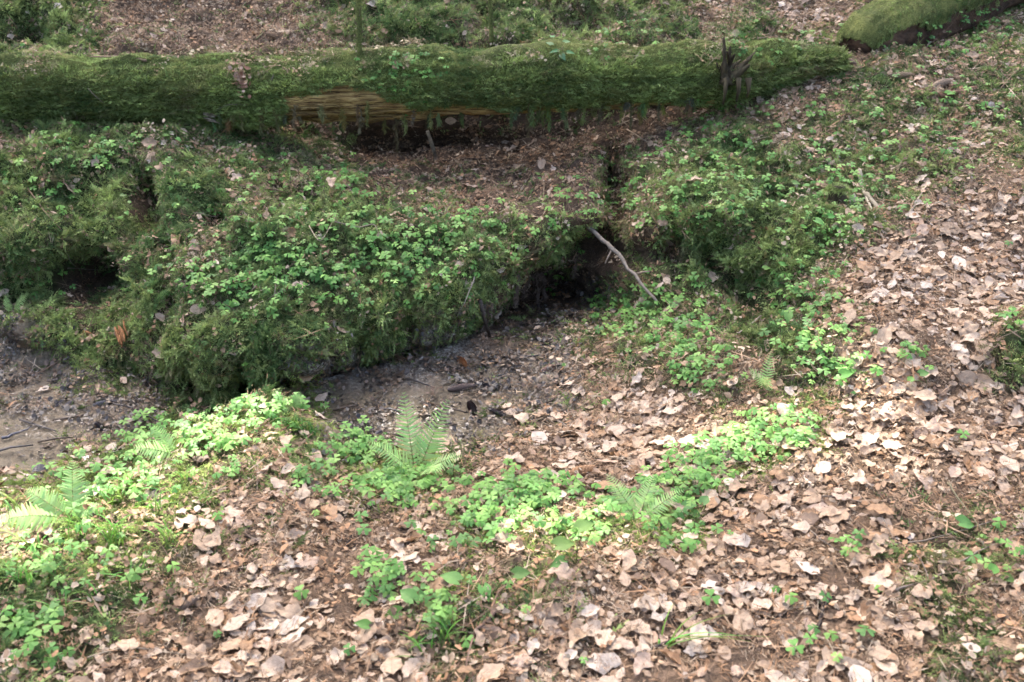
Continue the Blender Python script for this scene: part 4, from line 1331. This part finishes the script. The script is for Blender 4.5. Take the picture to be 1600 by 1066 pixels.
# ------------------------------------------------------------------ twigs and branches
def twig(pts, r, label, tint, lift=.008, forks=(), name="twig", mat='twig', end=.35):
    W = []
    for k, q in enumerate(pts):
        p, nn = hit(q[0], q[1])
        up = q[2] if len(q) > 2 else 0.0
        W.append(p + nn * lift + np.array([0, -up * .35, up]))
    A = catmull(np.array(W), 5)
    A += RNG.normal(0, r * .22, A.shape)
    V, Fc = tube(A, np.linspace(r, r * end, len(A)), 6, .12, int(RNG.integers(1e6)))
    base = A[0]
    if not forks:
        o = mesh_obj(name, [v - base for v in V], Fc, M[mat]); o.location = tuple(base)
        o["tint"] = tint
        link(o); tag(o, label, "twig" if name == "twig" else "branch", "fallen twigs")
        return o
    root = empty(name, tuple(base))
    tag(root, label, "twig" if name == "twig" else "branch", "fallen twigs")
    o = mesh_obj("main_stem", [v - base for v in V], Fc, M[mat], root); o["tint"] = tint; link(o)
    for (i0, u, v, rr) in forks:
        s = A[min(int(i0 * (len(A) - 1)), len(A) - 1)]
        e, ne = hit(u, v)
        e = e + ne * lift
        mid = (s + e) / 2 + RNG.normal(0, .008, 3)
        B = catmull(np.array([s, mid, e]), 4)
        V, Fc = tube(B, np.linspace(rr, rr * .4, len(B)), 5, .1)
        o = mesh_obj("side_shoot", [v_ - base for v_ in V], Fc, M[mat], root); o["tint"] = tint; link(o)
BRN, GRY, PAL, DRK = (.15, .10, .07), (.20, .165, .13), (.33, .27, .19), (.05, .038, .03)
p2, n2 = hit(1028, 476)
p2 = p2 + n2 * .012
p1 = at_y(918, 355, p2[1] + .42)
bx = catmull(np.array([p1, p1 * .6 + p2 * .4 + np.array([.012, 0, .008]), p2]), 7) + RNG.normal(0, .0035, (15, 3))
V, Fc = tube(bx, np.linspace(.011, .006, 15), 8, .25, 77)
root = empty("branch", tuple(p1)); tag(root, "straight dead branch leaning from the bank over the cave", "branch", "fallen twigs")
o = mesh_obj("main_stem", [v_ - p1 for v_ in V], Fc, M['twig'], root); o["tint"] = (.20, .17, .14); link(o)
for (ii, dx, dz) in ((6, -.03, -.06), (8, .02, -.05), (10, .06, .02)):
    q = bx[ii]
    V, Fc = tube([q, q + np.array([dx, -.01, dz]) * .6, q + np.array([dx, -.02, dz])], [.005, .004, .002], 5, .1)
    o = mesh_obj("side_shoot", [v_ - p1 for v_ in V], Fc, M['twig'], root); o["tint"] = (.26, .2, .15); link(o)
twig([(783, 938), (765, 962), (745, 990), (736, 1020), (700, 1066)], .0055, "forked brown twig at the bottom beside the grass tuft", (.20, .13, .095), .010, ((.55, 725, 1060, .003), (.3, 800, 912, .003)))
twig([(1405, 930), (1460, 902), (1530, 872), (1610, 842)], .0035, "long bare twig crossing the mossy patch at lower right", GRY, .022, ((.3, 1430, 870, .0018),))
twig([(1375, 862), (1440, 852), (1500, 836), (1560, 818)], .003, "thin straight twig above the long bare twig", GRY, .018)
twig([(985, 1036), (1020, 1018), (1045, 1006), (1075, 995)], .006, "dark stick at the bottom right of centre", (.10, .075, .06), .010, ((.5, 1030, 1000, .003),))
twig([(1280, 985), (1284, 955), (1300, 935), (1310, 920)], .005, "short dark crooked stick between pale leaves, lower right", DRK, .008)
twig([(1240, 810), (1275, 845), (1310, 865), (1335, 878)], .002, "thin twig running through leaves towards a small sorrel", GRY, .014)
twig([(1260, 780), (1320, 785), (1370, 805), (1410, 890)], .002, "long hair-thin twig arching across the right leaf path", GRY, .014)
twig([(1490, 990), (1540, 1005), (1590, 1025)], .003, "pale twig at the bottom right corner", PAL, .012)
twig([(1480, 765), (1510, 800), (1540, 840)], .003, "olive twig beside the lance-shaped leaf sprout", (.17, .15, .09), .025)
twig([(1555, 790), (1580, 800), (1610, 812)], .004, "twig stub at the right edge above the long bare twig", BRN, .012)
twig([(595, 910), (560, 875), (535, 860)], .004, "dark twig under leaves left of the three-leaved herb", BRN, .008)
twig([(640, 860), (655, 820), (665, 790)], .003, "thin upright twig below the tall fern", BRN, .012)
twig([(370, 810), (385, 840), (405, 850)], .006, "thick short twig in litter below the mound", (.13, .095, .07), .01)
twig([(0, 1060), (70, 1062), (130, 1050)], .003, "thin dark twig along the bottom left edge", BRN, .012)
twig([(140, 1035), (200, 1020), (290, 1030)], .0025, "pale thin twig in the lower left litter", PAL, .012)
twig([(0, 968), (20, 958), (40, 955)], .004, "short grey twig at the left edge", GRY, .014)
twig([(1340, 268), (1348, 290), (1352, 310), (1366, 345)], .010, "pale split branch lying beside the mossy stump", (.33, .30, .22), .014, name="branch")
twig([(1355, 308), (1370, 330), (1382, 350)], .013, "weathered broken branch end beside the mossy stump", (.24, .21, .15), .014, name="branch")
twig([(1465, 318), (1450, 330), (1440, 345)], .005, "short pale stick on the right slope", PAL, .012)
twig([(1415, 345), (1432, 318), (1445, 300)], .006, "leaning grey stick right of the mossy stump", (.28, .23, .17), .012)
twig([(980, 210, .02), (1010, 222), (1050, 238), (1070, 250)], .004, "thin pale twig lying at the edge of the brown hollow", PAL, .01)
twig([(795, 245), (785, 280), (765, 305)], .004, "yellowish stick in the brown hollow under the log", (.30, .23, .14), .01)
twig([(848, 280), (850, 305), (849, 330)], .004, "upright pale stick in the brown hollow", (.30, .22, .14), .01)
twig([(690, 255), (735, 252), (790, 250)], .006, "dark root crossing the brown hollow", (.08, .055, .04), .012)
twig([(430, 120), (405, 150), (360, 160), (340, 175)], .002, "hair-thin dead twig hanging on the front of the log", GRY, .03)
twig([(140, 138), (165, 160), (200, 190)], .002, "thin slanting twig on the left part of the log", GRY, .03)
twig([(45, 290), (65, 340), (90, 360)], .0025, "thin dead stalk on the left moss bulge", (.22, .15, .10), .03)
twig([(370, 300), (420, 300), (480, 325), (520, 350)], .0025, "thin brown twig arching over moss at mid bank", BRN, .035)
twig([(355, 320), (340, 345), (300, 335), (235, 335)], .0022, "fine grey twig lying across moss left of the knob", GRY, .035)
twig([(85, 370), (105, 400), (120, 415)], .002, "hooked fine twig above the dark hole", GRY, .035)
twig([(95, 410), (150, 412)], .002, "horizontal fine twig at the lip of the dark hole", GRY, .04)
twig([(525, 358), (550, 360), (580, 365), (600, 372)], .0028, "dry twig poking out of the sorrel carpet", (.24, .2, .15), .04)
twig([(490, 360), (500, 385), (512, 350)], .002, "bent straw in the sorrel carpet", PAL, .04)
twig([(735, 435), (718, 465), (712, 490)], .003, "bleached root hanging beside the cave mouth", (.3, .26, .2), .03)
twig([(592, 530), (610, 560), (612, 590), (608, 605)], .002, "thin dark root running over the grey silt", DRK, .01)
twig([(5, 690), (30, 680), (50, 672)], .006, "shiny wet stick at the left edge of the stream", (.10, .10, .12), .012, mat='wet')
twig([(60, 590), (95, 570), (125, 540), (150, 525)], .003, "thin dead stalk on the left stream bank", BRN, .02)
twig([(815, 595), (830, 620), (838, 632)], .002, "straight straw at the edge of the leaf fan", PAL, .012)
twig([(860, 632), (880, 615), (905, 600)], .004, "dark twig at the top of the leaf fan", (.12, .085, .065), .01)
twig([(870, 660), (920, 690), (960, 700)], .005, "grey stick lying across the leaf fan", GRY, .01)
twig([(1465, 152), (1490, 148), (1525, 142)], .014, "flaking rotten wood chip on the upper right slope", (.16, .085, .05), .016, end=.6)
twig([(1160, 250), (1180, 230), (1205, 220)], .002, "thin straw on mossy slope below the stub", PAL, .03)
twig([(1290, 160), (1310, 162), (1340, 145)], .003, "dark twig on the slope below the log end", BRN, .02)
twig([(245, 700 + 6), (262, 716), (300, 730)], .0015, "long dry straw on the grassy mound", PAL, .03)
twig([(540, 860), (545, 845), (552, 835)], .004, "tiny dark twig among leaves below the fern", DRK, .01)
twig([(1395, 105), (1350, 125), (1300, 122)], .0025, "fine dark root near the corner trunk", BRN, .012)
twig([(1190, 500), (1165, 520), (1150, 528)], .004, "pale curled root at the gully edge", (.3, .26, .2), .02)
twig([(400, 70), (425, 45), (430, 30)], .004, "thin mossy stalk behind the log", (.12, .12, .05), .03)
twig([(230, 95), (195, 92), (135, 90)], .008, "half-buried brown branch along the back of the log", (.22, .15, .10), .01)

# ------------------------------------------------------------------ hanging roots and moss strands at the log and the cave
def strand(u, v, du, dv, r, label, tint, root=None, name="hanging_strand", mat='moss', n=7):
    p, nn = hit(u, v)
    p = p + nn * .02
    e = at_y(u + du, v + dv, p[1] - .01)
    parts = []
    A = [p + (e - p) * t + RNG.normal(0, .004, 3) for t in np.linspace(0, 1, n)]
    parts.append(tube(A, np.linspace(r * .16, r * .06, n), 4, .3, 3))
    for i in range(n * 14):                                  # ragged tufts along it
        t = RNG.random()
        q = p + (e - p) * t + RNG.normal(0, r * .55 * (1 - .6 * t), 3)
        d = np.array([RNG.normal(0, .5), RNG.normal(0, .4), -1]) * r * RNG.uniform(.8, 1.8)
        s = np.array([RNG.normal(), RNG.normal(), 0]); s = s / np.linalg.norm(s) * r * .20
        parts.append(([q - s, q + s, q + d], [(0, 1, 2)]))
    V, Fc = merge(parts)
    o = mesh_obj(name, V, Fc, M[mat], smooth=False)
    o["tint"] = tint
    if root is not None:
        rel(o, root)
    else:
        link(o)
        tag(o, label, "root", "hanging roots")
    return o
MS = (.12, .13, .05)
for (u, v, dv, r) in [(618, 182, 55, .016), (828, 165, 48, .016), (800, 168, 30, .012), (845, 160, 36, .012), (940, 165, 28, .012), (985, 160, 40, .012), (1030, 155, 32, .010), (880, 165, 20, .010), (1075, 150, 26, .010), (670, 178, 20, .010), (720, 176, 22, .010), (600, 185, 22, .012), (560, 160, 36, .012), (575, 158, 40, .012), (1005, 158, 20, .010), (905, 165, 18, .012), (430, 170, 40, .014), (410, 172, 35, .014), (345, 165, 34, .012)]:
    strand(u, v, RNG.uniform(-6, 6), dv, r, None, [float(x * RNG.uniform(.7, 1.2)) for x in MS], log1, "moss_strand")
for k in range(34):
    uu = RNG.uniform(330, 1085)
    vv = np.interp(uu, [330, 430, 600, 800, 1000, 1085], [178, 172, 176, 170, 160, 150]) + RNG.uniform(-8, 6)
    strand(uu, vv, RNG.uniform(-5, 5), RNG.uniform(12, 34), RNG.uniform(.010, .020), None, [float(x * RNG.uniform(.9, 1.9)) for x in MS], log1, "moss_strand", n=5)
RT = (.06, .045, .035)
for (u, v, dv, lb) in [(838, 418, 62, "ragged root curtain hanging in the cave mouth"), (848, 420, 48, "ragged root tassel at the right of the root curtain"), (803, 430, 44, "thin root hanging left of the root curtain"), (822, 425, 38, "short root tuft hanging in the cave mouth"), (925, 395, 40, "mossy root tassel under the leaning branch"), (895, 400, 34, "root tassel hanging right in the cave roof"), (760, 470, 44, "mossy root at the left jamb of the cave")]:
    strand(u, v, RNG.uniform(-4, 4), dv, .016, lb, [x * 3.0 for x in RT], name="hanging_root")
for k, (u, v, u2, v2, lb) in enumerate([(750, 462, 766, 524, "dark stake-like root at the left of the cave"), (756, 470, 757, 505, "short split root beside the stake-like root")]):
    p, _ = hit(u, v); e, _ = hit(u2, v2)
    V, Fc = tube([p + np.array([0, -.05, .0]), (p + e) / 2 + np.array([0, -.045, 0]), e + np.array([0, -.01, 0])], [.010, .008, .006], 7, .2, k)
    o = mesh_obj("hanging_root", [v_ - p for v_ in V], Fc, M['twig']); o.location = tuple(p); o["tint"] = (.07, .055, .045); link(o)
    tag(o, lb, "root", "hanging roots")

# ------------------------------------------------------------------ stub, saplings, stump, rotten wood, cone scales
# torn branch stub on the long log
pb, nb = hit(1140, 118)
stub = empty("branch_stub", tuple(pb)); tag(stub, "dark torn branch stub standing up from the right end of the log", "stub")
for k, (u, v, du, r) in enumerate([(1131, 58, .0, .026), (1141, 72, .02, .024), (1157, 94, .02, .030), (1180, 82, .02, .024), (1172, 100, -.03, .026), (1119, 98, .01, .022), (1148, 84, -.03, .02), (1136, 80, -.04, .022)]):
    e = at_y(u, v, pb[1] + du - .02)
    b = pb + np.array([RNG.normal(0, .02), -.02 + RNG.normal(0, .015), -.03])
    mid = (b + e) / 2 + RNG.normal(0, .012, 3)
    A = catmull(np.array([b, mid, e]), 5)
    V, Fc = tube(A, np.linspace(r, r * .10, len(A)), 9, .6, 60 + k)
    o = mesh_obj("splinter", [v_ - pb for v_ in V], Fc, M['stub_wood'], stub); link(o)
for k, (u, v, dv) in enumerate([(1130, 130, 40), (1150, 135, 36), (1165, 125, 30)]):
    p = pb + np.array([(u - 1140) / 320, -.06, 0])
    V, Fc = tube([p, p + np.array([.004, -.01, -.06]), p + np.array([0, -.0, -dv / 320])], [.014, .010, .004], 6, .4, k)
    o = mesh_obj("root_shred", [v_ - pb for v_ in V], Fc, M['stub_wood'], stub); link(o)
# two thin mossy saplings rising from the log
for (u, v, u2, v2, r, lb) in [(768, 68, 758, -60, .013, "thin mossy sapling stem rising from the middle of the log"), (560, 92, 556, -40, .015, "mossy sapling stem behind the left part of the log")]:
    p, _ = hit(u, v); e = at_y(u2, v2, p[1] + .05)
    A = catmull(np.array([p, (p + e) / 2 + np.array([.01, 0, 0]), e]), 8)
    root = empty("sapling", tuple(p)); tag(root, lb, "sapling", "saplings on the log")
    V, Fc = tube(A, np.linspace(r, r * .7, len(A)), 10, .15, 5)
    link(mesh_obj("trunk", [v_ - p for v_ in V], Fc, M['moss_skin'], root))
    for k in range(14):
        t = RNG.random(); q = A[int(t * (len(A) - 1))]
        a = RNG.uniform(0, 2 * PI)
        d = np.array([math.cos(a), math.sin(a), .5])
        V, Fc = tube([q, q + d * .03, q + d * .05 + np.array([0, 0, .02])], [.002, .0015, .0008], 4)
        o = mesh_obj("side_shoot", [v_ - p for v_ in V], Fc, M['twig'], root); o["tint"] = (.12, .10, .06); link(o)
# little stump
p, nn = hit(1305, 325)
st_root = empty("tree_stump", tuple(p)); tag(st_root, "small moss-capped tree stump on the right slope", "stump")
A = [p + np.array([0, 0, z]) for z in (-.05, 0, .04, .085, .10)]
V, Fc = tube(A, [.055, .046, .038, .036, .030], 14, .14, 9)
link(mesh_obj("trunk", [v_ - p for v_ in V], Fc, M['stub_wood'], st_root))
k = 90
a = RNG.uniform(0, 2 * PI, k); rr = np.sqrt(RNG.random(k)) * .045
pts = p + np.stack([rr * np.cos(a), rr * np.sin(a), .10 - rr * .3], 1)
instancer("moss_cap", pts, eulers(frames(norm(np.stack([np.cos(a) * rr * 18, np.sin(a) * rr * 18, np.ones(k)], 1)), a)), RNG.uniform(.4, .8, k), moss_tint(RNG.normal(.3, .2, k), RNG.normal(0, .2, k), .2), RNG.integers(0, 6, k), MOSS, st_root)
# stake under the log
p, _ = hit(682, 248); e = at_y(668, 205, p[1] - .02)
V, Fc = tube([p - np.array([0, 0, .02]), (p + e) / 2, e], [.012, .011, .010], 7, .15, 2)
o = mesh_obj("wooden_stake", [v_ - p for v_ in V], Fc, M['grey_wood']); o.location = tuple(p); link(o); tag(o, "narrow grey stake leaning in the shadow under the log", "stake")
# torn fibres standing off the bare wood of the long log
for k in range(26):
    u0 = RNG.uniform(425, 640); v0 = RNG.uniform(166, 200) if u0 < 580 else RNG.uniform(182, 198)
    L = RNG.uniform(30, 110)
    h = BVL.ray_cast(CAMP, Vector(ray(u0, v0)).normalized()); h2 = BVL.ray_cast(CAMP, Vector(ray(u0 + L, v0 - L * .03)).normalized())
    if h[0] is None or h2[0] is None: continue
    a_, b_ = np.array(h[0]), np.array(h2[0])
    n_ = np.array(h[1]); n_ = n_ if n_[1] < 0 else -n_
    mid = (a_ + b_) / 2 + n_ * RNG.uniform(.004, .014)
    V, Fc = tube([a_ + n_ * .002, mid, b_ + n_ * RNG.uniform(0, .02)], [.002, RNG.uniform(.004, .009), .0015], 5, .3, k)
    rel(mesh_obj("wood_splinter", V, Fc, M['log_wood'], smooth=False), log1)
# wet sticks lying in the stream debris
for k, (u, v) in enumerate([(60, 668), (110, 655), (20, 705), (200, 640), (540, 640), (610, 645), (650, 600), (700, 640), (780, 590), (820, 560), (700, 575), (520, 665), (235, 660), (90, 690)]):
    a = RNG.uniform(-.5, .5); l_ = RNG.uniform(14, 40)
    p1, _ = hit(u - l_ * math.cos(a), v - l_ * math.sin(a) * .6); p2, _ = hit(u + l_ * math.cos(a), v + l_ * math.sin(a) * .6)
    up = np.array([0, 0, .008])
    V, Fc = tube([p1 + up, (p1 + p2) / 2 + up * 1.4 + RNG.normal(0, .004, 3), p2 + up], [.004, .0045, .002], 6, .25, k)
    o = mesh_obj("wet_stick", [v_ - p1 for v_ in V], Fc, M['wet']); o.location = tuple(p1)
    o["tint"] = [(.05, .042, .038), (.10, .072, .05), (.07, .065, .066)][k % 3]
    link(o); tag(o, where(["black", "brown", "dark grey"][k % 3] + " wet stick in debris", u, v), "stick", "wet sticks in the stream")
# orange rotten wood sticking out of the bank
def splinter_pile(u, v, w, h, label, nS, mat, ang):
    p, nn = hit(u, v)
    root = empty("rotten_wood", tuple(p)); tag(root, label, "rotten wood", "rotten wood bits")
    x = np.array([math.cos(ang), 0, -math.sin(ang)])
    R1 = frame(nn, x)
    for k in range(nS):
        off = R1[:, 1] * RNG.uniform(-.5, .5) * h + R1[:, 0] * RNG.uniform(-.3, .3) * w + nn * (.03 + .012 * RNG.random())
        L = w * RNG.uniform(.5, 1)
        t_ = R1[:, 0] * L * .5
        V, Fc = tube([off - t_, off + RNG.normal(0, .003, 3), off + t_], [.003, .0055, .0025], 5, .35, k)
        link(mesh_obj("splinter", V, Fc, M[mat], root))
splinter_pile(202, 527, .10, .05, "orange rotten wood fibres showing in the bank under the lone frond", 13, 'orange_wood', .9)
splinter_pile(136, 533, .05, .025, "small orange wood chip on the lower left bank", 6, 'orange_wood', -.3)
splinter_pile(336, 182, .07, .04, "pale wood splinters at a hole in the log front", 7, 'grey_wood', .2)
# heap of cone scales on the log
p, nn = hit(374, 120)
root = empty("cone_scale_heap", tuple(p)); tag(root, "little heap of reddish cone scales on the mossy log", "cone scales")
sc_v = [(0, -.3, 0), (0, .3, 0), (.5, .5, .08), (.95, .3, .12), (1.05, 0, .14), (.95, -.3, .12), (.5, -.5, .08)]
SCALE = mesh_obj("scale", [(x * .017, y * .017, z * .017) for x, y, z in sc_v], [(0, 1, 2, 3, 4, 5, 6)], M['cone'], smooth=False)
for k in range(70):
    o = bpy.data.objects.new("scale", SCALE.data); o.parent = root
    q = np.array([RNG.normal(0, .020), 0, RNG.normal(-.01, .032)])
    q = q - nn * np.dot(q, nn) + nn * (.03 + .012 * RNG.random())
    R1 = frame(nn + RNG.normal(0, .5, 3), RNG.normal(0, 1, 3))
    o.matrix_local = mat4(R1, q, RNG.uniform(.7, 1.2))
    o["tint"] = [float(x) for x in np.array([(.34, .20, .13), (.42, .29, .21), (.26, .13, .08)][k % 3]) * RNG.uniform(.8, 1.2)]
    link(o)

# ------------------------------------------------------------------ unseen trees added to shade the place: crowns sized and cut for the light
def sun_target(u, v):
    p, _ = hit(u, v)
    return p
DAP = [(850, 835, .11), (40, 850, .20), (110, 820, .16), (300, 735, .10), (380, 665, .20), (300, 690, .12), (1070, 690, .08), (1215, 690, .12), (1312, 590, .07), (1385, 612, .06), (930, 820, .07), (1140, 670, .06),
       (655, 670, .10), (1400, 720, .06), (250, 860, .06)]
DAPP = [(sun_target(u, v), r) for u, v, r in DAP]
SD = np.array(SUN_DIR)
def tree(x, y, cz, rx, ry, rz, cx, cy, nleaf, label, seed):
    rs = np.random.default_rng(seed)
    z0 = drop(x, y, 20)
    base = np.array([x, y, z0 - .1])
    root = empty("added_shade_tree", tuple(base)); tag(root, label, "tree", "unseen beech trees added for shade")
    top = np.array([x + (cx - x) * .35, y + (cy - y) * .35, cz + rz * .5])
    A = catmull(np.array([base, base * .6 + top * .4 + np.array([.1, .05, 0]), top]), 6)
    V, Fc = tube(A, np.linspace(.26, .05, len(A)), 12, .08, seed)
    link(mesh_obj("trunk", [v_ - base for v_ in V], Fc, M['bark'], root))  # trunk of the unseen tree added for shade
    ctr = np.array([cx, cy, cz])
    for k in range(9):
        s = A[int(len(A) * (.45 + .055 * k))]
        d = rs.normal(0, 1, 3); d /= np.linalg.norm(d)
        e = ctr + d * np.array([rx, ry, rz]) * .8
        B = catmull(np.array([s, (s + e) / 2 + np.array([0, 0, .3]), e]), 4)
        V, Fc = tube(B, np.linspace(.05, .01, len(B)), 6)
        link(mesh_obj("limb", [v_ - base for v_ in V], Fc, M['bark'], root))
    q = rs.normal(0, 1, (nleaf, 3)); q /= np.linalg.norm(q, axis=1, keepdims=True)
    q = ctr + q * (rs.random((nleaf, 1)) ** (1 / 2.6)) * np.array([rx, ry, rz])
    keep = np.ones(nleaf, bool)
    for (tp, r) in DAPP:                                     # leaves left out along sun rays to place the sun patches
        w = q - tp
        w = w - (w @ SD)[:, None] * SD
        keep &= np.linalg.norm(w, axis=1) > r + .10 + rs.normal(0, .03, nleaf)
    uu, vv, dd = project(q)
    keep &= ~((dd > 0) & (uu > -150) & (uu < 1750) & (vv > -150) & (vv < 1200))
    q = q[keep]
    m_ = len(q)
    Rl = frames(norm(rs.normal(0, .45, (m_, 3)) + UP), rs.uniform(0, 2 * PI, m_))
    sz = rs.uniform(.10, .17, m_)[:, None]
    X, Y, Z = Rl[:, :, 0] * sz, Rl[:, :, 1] * sz * .55, Rl[:, :, 2] * sz * .15
    V = np.stack([q - X, q + Y + Z, q + X, q - Y + Z], 1).reshape(-1, 3) - base
    me = bpy.data.meshes.new("crown")
    me.vertices.add(m_ * 4); me.vertices.foreach_set("co", V.astype(np.float32).ravel())
    me.loops.add(m_ * 4); me.loops.foreach_set("vertex_index", np.arange(m_ * 4, dtype=np.int32))
    me.polygons.add(m_)
    me.polygons.foreach_set("loop_start", np.arange(0, m_ * 4, 4, dtype=np.int32)); me.polygons.foreach_set("loop_total", np.full(m_, 4, np.int32))
    me.materials.append(M['crown']); me.update(calc_edges=True)
    o = bpy.data.objects.new("crown", me); o.parent = root
    link(o)
m, nt, bs, out = new_mat("beech_foliage")
bs.inputs['Base Color'].default_value = (.07, .12, .03, 1); bs.inputs['Roughness'].default_value = .5
M['crown'] = m
tree(-8.6, 15.2, 17.0, 3.6, 3.6, 2.2, -6.6, 13.4, 12000, "unseen tall beech added for shade beyond the left of the log", 1)
tree(-2.4, 17.4, 17.6, 3.6, 3.6, 2.2, -3.4, 13.4, 13000, "unseen tall beech added for shade on the hillside behind the log", 2)
tree(3.4, 15.6, 17.2, 3.6, 3.6, 2.2, -.2, 13.2, 11000, "unseen tall beech added for shade beyond the sloping corner trunk", 3)

# ------------------------------------------------------------------ the few look-alikes that still share a label: told apart by their order
same = {}
for o in SC.objects:
    if o.parent is None and o.get("label"):
        same.setdefault(o["label"], []).append(o)
ORD = ["leftmost", "second from left", "third from left", "fourth from left", "fifth from left", "sixth from left", "seventh from left", "eighth from left", "ninth from left"]
for lab, os_ in same.items():
    if len(os_) > 1:
        os_.sort(key=lambda o: float(project(np.array(o.matrix_world.translation if o.type != 'EMPTY' else o.matrix_basis.translation))[0]))
        for k, o in enumerate(os_[:9]):
            t_ = lab + ", " + ORD[k]
            o["label"] = t_ if len(t_.replace("-", " ").split()) <= 15 else lab + ", " + ORD[k].split()[0]
